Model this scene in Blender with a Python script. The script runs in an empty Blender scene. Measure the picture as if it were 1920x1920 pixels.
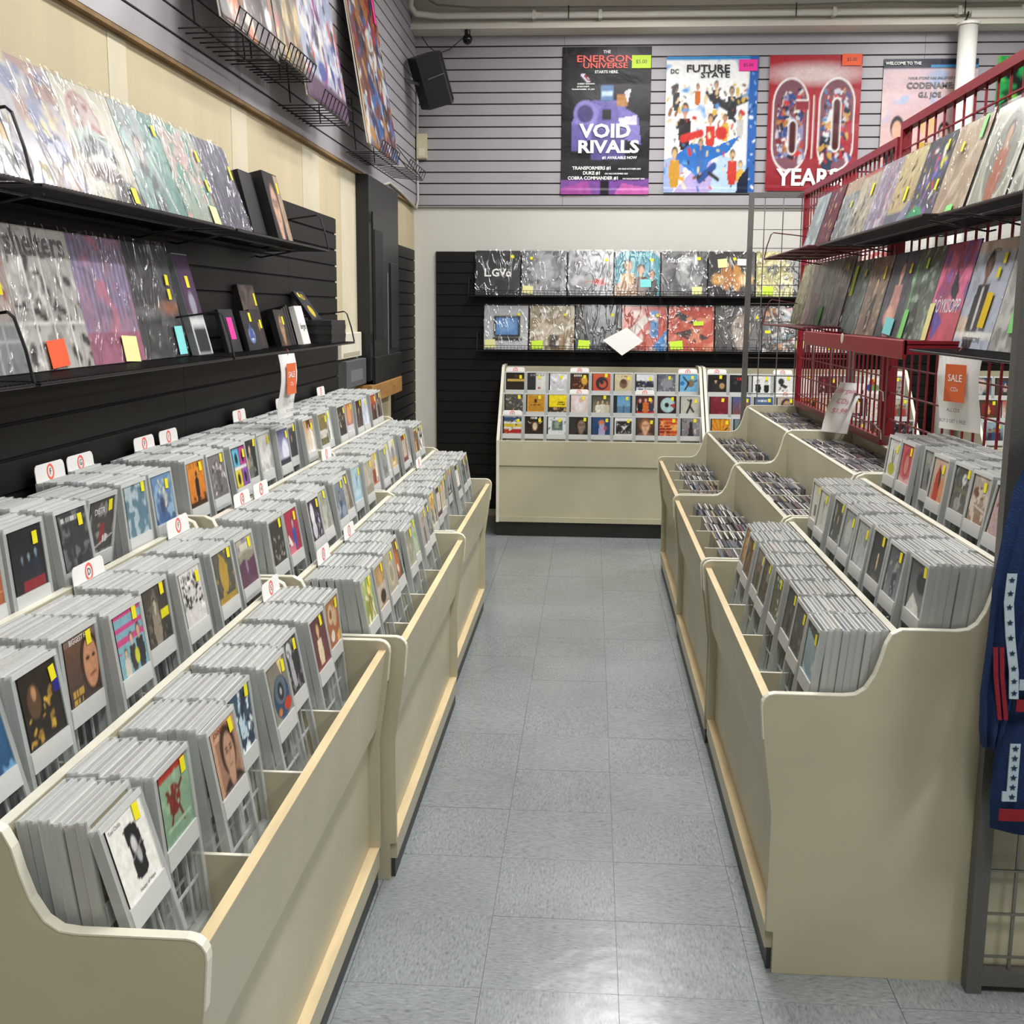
import bpy, math, random
import numpy as np
from mathutils import Matrix, Vector

# ---------------------------------------------------------------- camera, world, lights, exposure
SC = bpy.context.scene
COL = SC.collection
R_ = np.array([[0.99754175, 0.06971363, 0.00710392], [0.01834015, -0.16189193, -0.98663805], [-0.06763205, 0.98434293, -0.16277252]])
CH = 1.489
FPX, CYPX = 2113.43, 930.89
cd = bpy.data.cameras.new('camera')
cam = bpy.data.objects.new('camera', cd)
COL.objects.link(cam)
cam.matrix_world = Matrix(((R_[0][0], -R_[1][0], -R_[2][0], 0), (R_[0][1], -R_[1][1], -R_[2][1], 0), (R_[0][2], -R_[1][2], -R_[2][2], CH), (0, 0, 0, 1)))
cd.sensor_width = 36
cd.lens = FPX / 1920 * 36
cd.shift_y = (CYPX - 960) / 1920
cd.clip_start = 0.05
SC.camera = cam
w = bpy.data.worlds.new('world')
SC.world = w
w.use_nodes = True
w.node_tree.nodes['Background'].inputs[0].default_value = (0.9, 0.95, 1, 1)
w.node_tree.nodes['Background'].inputs[1].default_value = 0.15
SC.view_settings.view_transform = 'Standard'
SC.view_settings.look = 'None'
SC.view_settings.gamma = 1
SC.view_settings.use_curve_mapping = False
SC.view_settings.exposure = 0.06
cy = SC.cycles
cy.max_bounces, cy.diffuse_bounces, cy.glossy_bounces, cy.transmission_bounces, cy.transparent_max_bounces = 5, 3, 2, 2, 5
cy.caustics_reflective = cy.caustics_refractive = False
cy.use_adaptive_sampling, cy.adaptive_threshold = True, .045
LIGHT_W = 42
LIGHTS = [(x, y) for x in (0.25, 2.3) for y in (0.1, 2.9, 4.8, 6.7)]

rnd = random.Random(11)
PI = math.pi


def lin(h):
    if not isinstance(h, str):
        return h
    v = [int(h[i:i + 2], 16) / 255 for i in (0, 2, 4)]
    return tuple(c / 12.92 if c < .04045 else ((c + .055) / 1.055) ** 2.4 for c in v)


# ---------------------------------------------------------------- materials
MATS = {}


def nodes(name):
    m = bpy.data.materials.new(name)
    m.use_nodes = True
    nt = m.node_tree
    return m, nt, nt.nodes['Principled BSDF']


def mat(name, hexc, rough=.5, metal=0, noise=0, nscale=8, bump=0, bscale=60, spec=.5, coat=0, emit=0, stretch=None, alpha=1, trans=0):
    if name in MATS:
        return MATS[name]
    m, nt, b = nodes(name)
    c = lin(hexc)
    b.inputs['Base Color'].default_value = (*c, 1)
    b.inputs['Roughness'].default_value = rough
    b.inputs['Metallic'].default_value = metal
    b.inputs['Specular IOR Level'].default_value = spec
    b.inputs['Coat Weight'].default_value = coat
    L = nt.links.new
    if noise or bump:
        tc = nt.nodes.new('ShaderNodeTexCoord')
        mp = nt.nodes.new('ShaderNodeMapping')
        L(tc.outputs['Object'], mp.inputs[0])
        if stretch:
            mp.inputs['Scale'].default_value = stretch
    if noise:
        n = nt.nodes.new('ShaderNodeTexNoise')
        n.inputs['Scale'].default_value = nscale
        n.inputs['Detail'].default_value = 6
        L(mp.outputs[0], n.inputs['Vector'])
        r = nt.nodes.new('ShaderNodeValToRGB')
        r.color_ramp.elements[0].position = .3
        r.color_ramp.elements[1].position = .72
        r.color_ramp.elements[0].color = (*[x * (1 - noise) for x in c], 1)
        r.color_ramp.elements[1].color = (*[min(1, x * (1 + noise * .5)) for x in c], 1)
        L(n.outputs[0], r.inputs[0])
        L(r.outputs[0], b.inputs['Base Color'])
    if bump:
        n2 = nt.nodes.new('ShaderNodeTexNoise')
        n2.inputs['Scale'].default_value = bscale
        L(mp.outputs[0], n2.inputs['Vector'])
        bp = nt.nodes.new('ShaderNodeBump')
        bp.inputs['Strength'].default_value = bump
        bp.inputs['Distance'].default_value = .01
        L(n2.outputs[0], bp.inputs['Height'])
        L(bp.outputs[0], b.inputs['Normal'])
    if emit:
        b.inputs['Emission Color'].default_value = (*c, 1)
        b.inputs['Emission Strength'].default_value = emit
    if alpha < 1:
        b.inputs['Alpha'].default_value = alpha
    MATS[name] = m
    return m


def attr_mat(name, rough=.35, coat=0.0, wr=0):
    m, nt, b = nodes(name)
    b.inputs['Specular IOR Level'].default_value = .28
    a = nt.nodes.new('ShaderNodeAttribute')
    a.attribute_name = 'Col'
    nt.links.new(a.outputs['Color'], b.inputs['Base Color'])
    b.inputs['Roughness'].default_value = rough
    b.inputs['Coat Weight'].default_value = coat
    b.inputs['Coat Roughness'].default_value = .12
    if wr:
        tc = nt.nodes.new('ShaderNodeTexCoord')
        n = nt.nodes.new('ShaderNodeTexNoise')
        n.inputs['Scale'].default_value = 7
        n.inputs['Distortion'].default_value = 1.2
        nt.links.new(tc.outputs['Object'], n.inputs['Vector'])
        bp = nt.nodes.new('ShaderNodeBump')
        bp.inputs['Strength'].default_value = wr
        bp.inputs['Distance'].default_value = .02
        nt.links.new(n.outputs[0], bp.inputs['Height'])
        nt.links.new(bp.outputs[0], b.inputs['Normal'])
    MATS[name] = m
    return m


def random_mat(name, cols, rough=.4):
    """per-object colour picked from a palette by the object's own random number"""
    m, nt, b = nodes(name)
    oi = nt.nodes.new('ShaderNodeObjectInfo')
    r = nt.nodes.new('ShaderNodeValToRGB')
    r.color_ramp.interpolation = 'CONSTANT'
    el = r.color_ramp.elements
    while len(el) < len(cols):
        el.new(.5)
    for i, c in enumerate(cols):
        el[i].position = i / len(cols)
        el[i].color = (*lin(c), 1)
    nt.links.new(oi.outputs['Random'], r.inputs[0])
    nt.links.new(r.outputs[0], b.inputs['Base Color'])
    b.inputs['Roughness'].default_value = rough
    MATS[name] = m
    return m


CREAM = mat('cream_laminate', 'c3bca2', .38, noise=.10, nscale=3, bump=.02)
TRIM = mat('ivory_edge_band', 'e6e2d2', .35, noise=.12, nscale=9)
WOOD = mat('bare_maple_edge', 'e3cda2', .5, noise=.16, nscale=6, stretch=(6, 1, 1))
KICK = mat('black_kick_vinyl', '24231f', .5, noise=.2, nscale=9)
KICKG = mat('dark_grey_kick_vinyl', '3c3d3c', .5, noise=.2, nscale=9)
MILK = None
BLACKSLAT = mat('black_slatwall_laminate', '151310', .5, spec=.3, noise=.12, nscale=4)
BLACKBACK = mat('black_slatwall_groove', '060606', .7)
GREYSLAT = mat('grey_slatwall_laminate', 'a5a1a6', .42, noise=.06, nscale=3)
GREYBACK = mat('maroon_slat_groove', '2a1012', .7)
WIRE = mat('black_wire_coating', '131314', .35, spec=.5)
RED = mat('red_powder_coat', '86121f', .38, noise=.12, nscale=25)
DKRED = mat('dark_red_mesh_coat', '5a1a24', .45)
GREYM = mat('grey_hammered_steel', '63625f', .42, metal=.25, bump=.15, bscale=160)
CHROME = mat('dull_zinc_wire', '8b8983', .3, metal=.7)
WHITEP = mat('white_paper', 'f2f1ee', .6)
YEL = mat('yellow_price_sticker', 'ecdf14', .55)
PALEY = mat('pale_yellow_note', 'e8e6a0', .6)
AQUA = mat('aqua_note', '82dcdc', .6)
GRN = mat('green_note', '86d97e', .6)
ORG = mat('orange_note', 'ee5a28', .55)
PNK = mat('pink_note', 'f02d9a', .55)
LIME = mat('lime_note', 'cdf03a', .55)
GOLD = mat('golden_note', 'e3c01c', .55)
REDINK = mat('red_marker_ink', 'e23a3a', .5)
PINKINK = mat('coral_highlighter_ink', 'ff6a5e', .5)
BLACKINK = mat('black_ink', '15151a', .5)
WHITEINK = mat('white_ink', 'f4f4f2', .5)
GREYINK = mat('grey_ink', '6b6a6c', .5)
BLACKP = mat('black_plastic', '101112', .35)
PRINT = attr_mat('printed_paper', .38, 0.0)
POSTER = attr_mat('glossy_poster_paper', .4, .0, .16)
EDGE = attr_mat('case_edge_print', .4)


def milky(name, tr_):
    m, nt, b = nodes(name)
    b.inputs['Base Color'].default_value = (*((.70, .712, .70) if tr_ < .3 else (.8, .815, .8)), 1)
    b.inputs['Roughness'].default_value = .3
    tr = nt.nodes.new('ShaderNodeBsdfTransparent')
    tr.inputs[0].default_value = (.93, .95, .95, 1)
    mx = nt.nodes.new('ShaderNodeMixShader')
    mx.inputs[0].default_value = tr_
    nt.links.new(b.outputs[0], mx.inputs[1])
    nt.links.new(tr.outputs[0], mx.inputs[2])
    nt.links.new(mx.outputs[0], nt.nodes['Material Output'].inputs[0])
    return m


MILK = milky('milky_clear_plastic', .62)
MILKO = milky('milky_white_plastic', .16)


def sleeve_film():
    m, nt, b = nodes('clear_plastic_film')
    g = nt.nodes.new('ShaderNodeBsdfGlossy')
    g.inputs['Roughness'].default_value = .2
    t = nt.nodes.new('ShaderNodeBsdfTransparent')
    mx = nt.nodes.new('ShaderNodeMixShader')
    tc = nt.nodes.new('ShaderNodeTexCoord')
    oi = nt.nodes.new('ShaderNodeObjectInfo')
    ad = nt.nodes.new('ShaderNodeVectorMath')
    ml = nt.nodes.new('ShaderNodeVectorMath')
    ml.operation = 'MULTIPLY'
    ml.inputs[1].default_value = (40, 17, 23)
    nt.links.new(oi.outputs['Random'], ml.inputs[0])
    nt.links.new(tc.outputs['Object'], ad.inputs[0])
    nt.links.new(ml.outputs[0], ad.inputs[1])
    mp = nt.nodes.new('ShaderNodeMapping')
    mp.inputs['Rotation'].default_value = (0, .6, 0)
    mp.inputs['Scale'].default_value = (1, 1, .4)
    nt.links.new(ad.outputs[0], mp.inputs[0])
    n = nt.nodes.new('ShaderNodeTexNoise')
    n.inputs['Scale'].default_value = 13
    n.inputs['Detail'].default_value = 2
    n.inputs['Distortion'].default_value = 1.4
    nt.links.new(mp.outputs[0], n.inputs['Vector'])
    # sharp crease lines out of the noise
    cr = nt.nodes.new('ShaderNodeValToRGB')
    e = cr.color_ramp.elements
    e[0].position, e[1].position = .44, .56
    e[0].color = e[1].color = (0, 0, 0, 1)
    k = e.new(.5)
    k.color = (1, 1, 1, 1)
    nt.links.new(n.outputs[0], cr.inputs[0])
    bp = nt.nodes.new('ShaderNodeBump')
    bp.inputs['Strength'].default_value = .55
    bp.inputs['Distance'].default_value = .006
    nt.links.new(cr.outputs[0], bp.inputs['Height'])
    nt.links.new(bp.outputs[0], g.inputs['Normal'])
    mr = nt.nodes.new('ShaderNodeMapRange')
    mr.inputs[3].default_value = .07
    mr.inputs[4].default_value = .26
    nt.links.new(cr.outputs[0], mr.inputs[0])
    nt.links.new(mr.outputs[0], mx.inputs[0])
    nt.links.new(t.outputs[0], mx.inputs[1])
    nt.links.new(g.outputs[0], mx.inputs[2])
    nt.links.new(mx.outputs[0], nt.nodes['Material Output'].inputs[0])
    return m


FILM = sleeve_film()


def floor_mat():
    m, nt, b = nodes('grey_vinyl_tile')
    L = nt.links.new
    tc = nt.nodes.new('ShaderNodeTexCoord')
    oi = nt.nodes.new('ShaderNodeObjectInfo')
    mu = nt.nodes.new('ShaderNodeVectorMath')
    mu.operation = 'MULTIPLY'
    mu.inputs[1].default_value = (31, 57, 13)
    L(oi.outputs['Random'], mu.inputs[0])
    ad = nt.nodes.new('ShaderNodeVectorMath')
    L(tc.outputs['Object'], ad.inputs[0])
    L(mu.outputs[0], ad.inputs[1])
    mp = nt.nodes.new('ShaderNodeMapping')
    mp.inputs['Scale'].default_value = (1, 3.2, 1)
    L(ad.outputs[0], mp.inputs[0])
    n = nt.nodes.new('ShaderNodeTexNoise')
    n.inputs['Scale'].default_value = 60
    n.inputs['Detail'].default_value = 4
    L(mp.outputs[0], n.inputs['Vector'])
    r = nt.nodes.new('ShaderNodeValToRGB')
    e = r.color_ramp.elements
    e[0].position = .26
    e[0].color = (*lin('7f8689'), 1)
    e[1].position = .76
    e[1].color = (*lin('c0c6c8'), 1)
    k = e.new(.43)
    k.color = (*lin('a1a8aa'), 1)
    k = e.new(.6)
    k.color = (*lin('acb3b5'), 1)
    L(n.outputs[0], r.inputs[0])
    # darker worn scuffing in world space
    n2 = nt.nodes.new('ShaderNodeTexNoise')
    n2.inputs['Scale'].default_value = 1.7
    n2.inputs['Detail'].default_value = 5
    g = nt.nodes.new('ShaderNodeNewGeometry')
    L(g.outputs['Position'], n2.inputs['Vector'])
    mr = nt.nodes.new('ShaderNodeMapRange')
    mr.inputs[1].default_value = .3
    mr.inputs[2].default_value = .7
    mr.inputs[3].default_value = .66
    mr.inputs[4].default_value = .84
    L(n2.outputs[0], mr.inputs[0])
    mm = nt.nodes.new('ShaderNodeMix')
    mm.data_type = 'RGBA'
    mm.blend_type = 'MULTIPLY'
    mm.inputs[0].default_value = 1
    L(r.outputs[0], mm.inputs['A'])
    L(mr.outputs[0], mm.inputs['B'])
    L(mm.outputs['Result'], b.inputs['Base Color'])
    mr2 = nt.nodes.new('ShaderNodeMapRange')
    mr2.inputs[3].default_value = .16
    mr2.inputs[4].default_value = .32
    b.inputs['Specular IOR Level'].default_value = .7
    L(n2.outputs[0], mr2.inputs[0])
    L(mr2.outputs[0], b.inputs['Roughness'])
    n3 = nt.nodes.new('ShaderNodeTexNoise')
    n3.inputs['Scale'].default_value = 14
    L(g.outputs['Position'], n3.inputs['Vector'])
    bp = nt.nodes.new('ShaderNodeBump')
    bp.inputs['Strength'].default_value = .12
    bp.inputs['Distance'].default_value = .01
    L(n3.outputs[0], bp.inputs['Height'])
    L(bp.outputs[0], b.inputs['Normal'])
    return m


TILE = floor_mat()
EDGECOLS = ['8d8a88', '2b2a2c', '6f6c6a', '4a484a', 'b9b0a8', '5a5558', 'c8c4ba', '847a76', '3c3838', '9aa0a0', '7a4a48', 'a8a088', '5a6870', 'aaa6a2', '252427', '1d1c1f']
CASE_R = random_mat('cd_case_insert', EDGECOLS[:14])
SPINE_R = random_mat('cd_spine_label', ['e8e6e0', '2a2a2c', 'cfcac4', '4a4648', 'b8b2ae', 'e9e4da', '6d676a', '8a8480', 'd8d4cc', '7a3a44', 'b9a060', '3d5a78', 'dcd8d2', '1d1c1e', 'a0a4a6', 'c4beb8'])
CLEARP = mat('smoky_jewel_case', '77757a', .2)


# ---------------------------------------------------------------- mesh helpers
class MB:
    def __init__(s):
        s.v, s.f, s.m = [], [], []

    def box(s, x0, x1, y0, y1, z0, z1, mi=0, M=None):
        b = len(s.v)
        p = [(x, y, z) for x in (x0, x1) for y in (y0, y1) for z in (z0, z1)]
        if M is not None:
            p = [tuple(M @ Vector(q)) for q in p]
        s.v += p
        for f in ((0, 1, 3, 2), (4, 6, 7, 5), (0, 4, 5, 1), (2, 3, 7, 6), (0, 2, 6, 4), (1, 5, 7, 3)):
            s.f.append(tuple(b + i for i in f))
            s.m.append(mi)
        return s

    def cbox(s, x0, x1, y0, y1, z0, z1, c=.003, mi=0, M=None):
        """box with its four x-direction edges chamfered"""
        o = [(y0 + c, z0), (y1 - c, z0), (y1, z0 + c), (y1, z1 - c), (y1 - c, z1), (y0 + c, z1), (y0, z1 - c), (y0, z0 + c)]
        return s.prism([(a, b) for a, b in o], x0, x1, 'x', mi, M)

    def prism(s, outline, a, b, axis='y', mi=0, M=None, cap=True):
        n = len(outline)
        k = len(s.v)
        for t in (a, b):
            for (p, q) in outline:
                c = {'y': (p, t, q), 'x': (t, p, q), 'z': (p, q, t)}[axis]
                s.v.append(tuple(M @ Vector(c)) if M is not None else c)
        for i in range(n):
            j = (i + 1) % n
            s.f.append((k + i, k + j, k + n + j, k + n + i))
            s.m.append(mi)
        if cap:
            s.f.append(tuple(range(k + n - 1, k - 1, -1)))
            s.f.append(tuple(range(k + n, k + 2 * n)))
            s.m += [mi, mi]
        return s

    def tube(s, pts, r, n=6, mi=0, close=False):
        pts = [Vector(p) for p in pts]
        k = len(s.v)
        N = len(pts)
        up = None
        for i, p in enumerate(pts):
            a = pts[max(i - 1, 0)]
            b = pts[min(i + 1, N - 1)]
            d = (b - a).normalized()
            if up is None:
                up = Vector((0, 0, 1)) if abs(d.z) < .9 else Vector((1, 0, 0))
            sx = d.cross(up)
            if sx.length < 1e-4:
                sx = d.cross(Vector((1, 0, 0)))
            sx.normalize()
            sy = sx.cross(d).normalized()
            rr = r[i] if isinstance(r, (list, tuple)) else r
            for j in range(n):
                t = 2 * PI * (j + .5) / n
                s.v.append(tuple(p + sx * (math.cos(t) * rr) + sy * (math.sin(t) * rr)))
        for i in range(N - 1):
            for j in range(n):
                j2 = (j + 1) % n
                s.f.append((k + i * n + j, k + i * n + j2, k + (i + 1) * n + j2, k + (i + 1) * n + j))
                s.m.append(mi)
        s.f.append(tuple(k + j for j in range(n - 1, -1, -1)))
        s.f.append(tuple(k + (N - 1) * n + j for j in range(n)))
        s.m += [mi, mi]
        return s

    def mesh(s, name, mats, smooth=False):
        me = bpy.data.meshes.new(name)
        me.from_pydata(s.v, [], s.f)
        for m in mats if isinstance(mats, (list, tuple)) else [mats]:
            me.materials.append(m)
        if any(s.m):
            me.polygons.foreach_set('material_index', s.m)
        if smooth:
            me.polygons.foreach_set('use_smooth', [True] * len(s.f))
        me.update()
        return me

    def build(s, name, mats, parent=None, loc=None, smooth=False):
        return put(name, s.mesh(name, mats, smooth), parent, loc)


def put(name, me, parent=None, loc=None, M=None):
    o = bpy.data.objects.new(name, me)
    COL.objects.link(o)
    if parent:
        o.parent = parent
    if M is not None:
        o.matrix_local = M
    elif loc:
        o.location = loc
    return o


def tag(o, label, cat, group=None):
    o['label'] = label
    o['category'] = cat
    if group:
        o['group'] = group
    return o


def thing(name, label, cat, M=None, group=None):
    o = bpy.data.objects.new(name, None)
    o.empty_display_size = .05
    COL.objects.link(o)
    if M is not None:
        o.matrix_local = M
    return tag(o, label, cat, group)


def struct(o):
    o['kind'] = 'structure'
    return o


def T(x, y, z, rz=0, lean=0, roll=0):
    return Matrix.Translation((x, y, z)) @ Matrix.Rotation(rz, 4, 'Z') @ Matrix.Rotation(-lean, 4, 'X') @ Matrix.Rotation(roll, 4, 'Y')


TEXTCACHE = {}


def text(s, size, m, parent, x, z, y=-.001, align='CENTER', rot=0, sx=1, shear=0, name='lettering', bold=0, M=None):
    """flat lettering in the local x-z plane, facing -y"""
    k = (s, align, shear, bold)
    if k not in TEXTCACHE:
        cu = bpy.data.curves.new('t', 'FONT')
        cu.body = s
        cu.align_x = align
        cu.align_y = 'CENTER'
        cu.size = 1
        cu.shear = shear
        cu.resolution_u = 2
        cu.offset = bold
        ob = bpy.data.objects.new('t', cu)
        me = bpy.data.meshes.new_from_object(ob)
        me.name = 'lettering'
        bpy.data.objects.remove(ob)
        TEXTCACHE[k] = me
    me = TEXTCACHE[k].copy()
    me.materials.clear()
    me.materials.append(m)
    o = put(name, me, parent)
    base = M if M is not None else Matrix.Identity(4)
    o.matrix_local = base @ Matrix.Translation((x, y, z)) @ Matrix.Rotation(PI / 2, 4, 'X') @ Matrix.Rotation(rot, 4, 'Z') @ Matrix.Diagonal((size * sx, size, size, 1))
    return o


# ---------------------------------------------------------------- painted print (vertex colours on a grid)
def fhash(s):
    h = 2166136261
    for ch in s:
        h = (h ^ ord(ch)) * 16777619 & 0xffffffff
    return h


def smooth_noise(H, W, sc, rs):
    h, w_ = max(2, int(H * sc) + 2), max(2, int(W * sc) + 2)
    g = rs.rand(h, w_)
    yy = np.linspace(0, h - 1.001, H)
    xx = np.linspace(0, w_ - 1.001, W)
    y0 = yy.astype(int)
    x0 = xx.astype(int)
    fy = (yy - y0)[:, None]
    fx = (xx - x0)[None, :]
    fy = fy * fy * (3 - 2 * fy)
    fx = fx * fx * (3 - 2 * fx)
    a = g[y0][:, x0]
    b = g[y0][:, x0 + 1]
    c = g[y0 + 1][:, x0]
    d = g[y0 + 1][:, x0 + 1]
    return (a * (1 - fx) + b * fx) * (1 - fy) + (c * (1 - fx) + d * fx) * fy


def paint(spec, W, H):
    """tiny drawing language; (0,0) is the top left of the print"""
    rs = np.random.RandomState(fhash(spec) % (2 ** 31))
    yy, xx = np.mgrid[0:H, 0:W]
    X = (xx + .5) / W
    Y = (yy + .5) / H
    px = 1.0 / min(W, H)
    A = np.ones((H, W, 3)) * .5

    def blend(a, c):
        A[:] = A * (1 - a[..., None]) + np.array(lin(c)) * a[..., None]

    def seg(x0, y0, x1, y1, wd, c):
        dx, dy = x1 - x0, y1 - y0
        t = np.clip(((X - x0) * dx + (Y - y0) * dy) / (dx * dx + dy * dy + 1e-9), 0, 1)
        d = np.hypot(X - x0 - t * dx, Y - y0 - t * dy)
        blend(np.clip((wd - d) / px + .5, 0, 1), c)

    def ell(cx, cy, rx, ry, c, soft=1.0):
        d = np.hypot((X - cx) / rx, (Y - cy) / ry)
        blend(np.clip((1 - d) * min(rx, ry) / px / soft + .5, 0, 1), c)

    for op in spec.split(';'):
        t = op.split()
        if not t:
            continue
        k = t[0]
        if k == 'bg':
            c0 = np.array(lin(t[1]))
            c1 = np.array(lin(t[2] if len(t) > 2 else t[1]))
            A[:] = c0 * (1 - Y[..., None]) + c1 * Y[..., None]
        elif k == 'e':
            ell(*map(float, t[1:5]), t[5], float(t[6]) if len(t) > 6 else 1)
        elif k == 'r':
            x0, y0, x1, y1 = map(float, t[1:5])
            a = np.clip((X - x0) / px + .5, 0, 1) * np.clip((x1 - X) / px + .5, 0, 1) * np.clip((Y - y0) / px + .5, 0, 1) * np.clip((y1 - Y) / px + .5, 0, 1)
            blend(a, t[5])
        elif k == 'p':
            q = [float(v) for v in t[2:]]
            P = list(zip(q[::2], q[1::2]))
            ins = np.zeros((H, W), bool)
            for i in range(len(P)):
                (xa, ya), (xb, yb) = P[i], P[i - 1]
                if ya == yb:
                    continue
                c = ((ya > Y) != (yb > Y)) & (X < (xb - xa) * (Y - ya) / (yb - ya) + xa)
                ins ^= c
            blend(ins.astype(float), t[1])
        elif k == 'l':
            q = [float(v) for v in t[3:]]
            for i in range(0, len(q) - 2, 2):
                seg(q[i], q[i + 1], q[i + 2], q[i + 3], float(t[2]), t[1])
        elif k == 'n':
            a = float(t[1])
            s_ = float(t[2]) if len(t) > 2 else .2
            A *= (1 - a + 2 * a * (smooth_noise(H, W, s_, rs)))[..., None]
        elif k == 'cl':  # clouds of a colour
            nz = smooth_noise(H, W, float(t[2]), rs) * .6 + smooth_noise(H, W, float(t[2]) * 2.2, rs) * .4
            th = float(t[3]) if len(t) > 3 else .5
            blend(np.clip((nz - th) * 7, 0, 1), t[1])
        elif k == 's':  # splatter of strokes: n, colours..., optional box
            n = int(t[1])
            box = [0, 0, 1, 1]
            sk_ = 1
            cols = []
            for v in t[2:]:
                if v.startswith('@'):
                    box = [float(z) for z in v[1:].split(',')]
                elif v.startswith('*'):
                    sk_ = float(v[1:])
                else:
                    cols.append(v)
            for i in range(n):
                cx = box[0] + rs.rand() * (box[2] - box[0])
                cy = box[1] + rs.rand() * (box[3] - box[1])
                r = (.02 + .06 * rs.rand()) * sk_
                an = rs.rand() * PI
                seg(cx, cy, cx + math.cos(an) * r, cy + math.sin(an) * r, r * (.25 + .4 * rs.rand()), cols[rs.randint(len(cols))])
        elif k == 'st':  # horizontal stripes c n duty
            n = float(t[2])
            d = float(t[3]) if len(t) > 3 else .5
            blend((np.mod(Y * n, 1) < d).astype(float), t[1])
        elif k == 'vt':
            n = float(t[2])
            d = float(t[3]) if len(t) > 3 else .5
            blend((np.mod(X * n, 1) < d).astype(float), t[1])
        elif k == 'f':  # a simple figure: x, top, height, skin, cloth, hair
            cx, ty, h = map(float, t[1:4])
            sk, cl = t[4], t[5]
            hr = t[6] if len(t) > 6 else '2a1d16'
            u = h / 4.5
            pts = [(cx - .75 * u, ty + 1.45 * u), (cx + .75 * u, ty + 1.45 * u), (cx + .95 * u, ty + 3.0 * u), (cx + .55 * u, ty + h), (cx - .55 * u, ty + h), (cx - .95 * u, ty + 3.0 * u)]
            q = ' '.join('%.3f %.3f' % p for p in pts)
            P = [float(v) for v in q.split()]
            P = list(zip(P[::2], P[1::2]))
            ins = np.zeros((H, W), bool)
            for i in range(len(P)):
                (xa, ya), (xb, yb) = P[i], P[i - 1]
                if ya == yb:
                    continue
                ins ^= ((ya > Y) != (yb > Y)) & (X < (xb - xa) * (Y - ya) / (yb - ya) + xa)
            blend(ins.astype(float), cl)
            ell(cx, ty + .55 * u, .52 * u, .62 * u, hr)
            ell(cx, ty + .72 * u, .38 * u, .52 * u, sk)
            ell(cx, ty + 1.3 * u, .2 * u, .25 * u, sk)
        elif k == 'face':  # big portrait
            sk, hr = t[1], t[2]
            cl = t[3] if len(t) > 3 else hr
            cx = float(t[4]) if len(t) > 4 else .5
            ell(cx, 1.08, .48, .3, cl, 2)
            ell(cx, .42, .3, .36, hr, 2)
            ell(cx, .75, .12, .2, sk, 2)
            ell(cx + .02, .48, .2, .29, sk, 2)
            for s_ in (-1, 1):
                ell(cx + .02 + s_ * .08, .44, .045, .025, hr, 2)
                seg(cx + .02 + s_ * .04, .385, cx + .02 + s_ * .13, .38, .012, hr)
            seg(cx + .02, .46, cx + .035, .56, .012, tuple(v * .6 for v in lin(sk)))
            seg(cx - .03, .65, cx + .08, .65, .014, tuple(v * .5 for v in lin(sk)))
        elif k == 'tx':  # unreadable small print: y, height, x0, x1, colour
            y0, hh, x0, x1 = map(float, t[1:5])
            n = max(4, int((x1 - x0) / (hh * .75)))
            for i in range(n):
                if rs.rand() < .14:
                    continue
                a = x0 + (x1 - x0) * i / n
                b = a + (x1 - x0) / n * .72
                blend(((X > a) & (X < b) & (Y > y0) & (Y < y0 + hh)).astype(float) * .85, t[5])
        elif k == 'ra':  # radial rays
            cx, cy = float(t[2]), float(t[3])
            blend((np.mod(np.arctan2(Y - cy, X - cx) / (2 * PI) * float(t[4]), 1) < .5).astype(float), t[1])
        elif k == 'g':
            A *= float(t[1])
        elif k == 'frame':
            wd = float(t[2])
            blend(((X < wd) | (X > 1 - wd) | (Y < wd) | (Y > 1 - wd)).astype(float), t[1])
    return np.clip(A, 0.002, 1)


def print_mesh(spec, w_, h_, nx, nz, m, name='cover', z0=0, bow=None):
    """grid print in local x-z, facing -y, centred in x, bottom at z0"""
    A = paint(spec, nx, nz)[::-1]
    xs = np.linspace(-w_ / 2, w_ / 2, nx)
    zs = np.linspace(0, h_, nz)
    gx, gz = np.meshgrid(xs, zs)
    gy = np.zeros_like(gx) if bow is None else bow(gx / w_, gz / h_)
    v = np.stack([gx, gy, gz + z0], -1).reshape(-1, 3)
    i = np.arange((nz - 1) * (nx - 1))
    r, c = i // (nx - 1), i % (nx - 1)
    a = r * nx + c
    f = np.stack([a, a + 1, a + nx + 1, a + nx], -1)
    me = bpy.data.meshes.new(name)
    me.vertices.add(len(v))
    me.vertices.foreach_set('co', v.ravel().astype(np.float32))
    me.loops.add(f.size)
    me.loops.foreach_set('vertex_index', f.ravel().astype(np.int32))
    me.polygons.add(len(f))
    me.polygons.foreach_set('loop_start', np.arange(0, f.size, 4, dtype=np.int32))
    if bow is not None:
        me.polygons.foreach_set('use_smooth', [True] * len(f))
    ca = me.color_attributes.new('Col', 'FLOAT_COLOR', 'POINT')
    ca.data.foreach_set('color', np.concatenate([A.reshape(-1, 3), np.ones((nx * nz, 1))], 1).ravel().astype(np.float32))
    me.materials.append(m)
    me.update()
    me.validate()
    return me


PAL = ['1b1b1d', 'd8d2c4', '7a2a2a', '2f4a6a', 'c9a25a', '57624a', '8a8580', 'b0603a', 'e6e2da', '3a2a3c', '9ab0bc', 'c0a090', '4a3a2c', '20303a', 'b8b0a0', 'a23c34', '66808a']
PALN = {'1b1b1d': 'black', 'd8d2c4': 'ivory', '7a2a2a': 'maroon', '2f4a6a': 'navy', 'c9a25a': 'tan', '57624a': 'olive', '8a8580': 'grey', 'b0603a': 'rust', 'e6e2da': 'white', '3a2a3c': 'plum', '9ab0bc': 'pale blue', 'c0a090': 'pinkish', '4a3a2c': 'brown', '20303a': 'slate', 'b8b0a0': 'stone', 'a23c34': 'red', '66808a': 'steel blue'}


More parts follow.
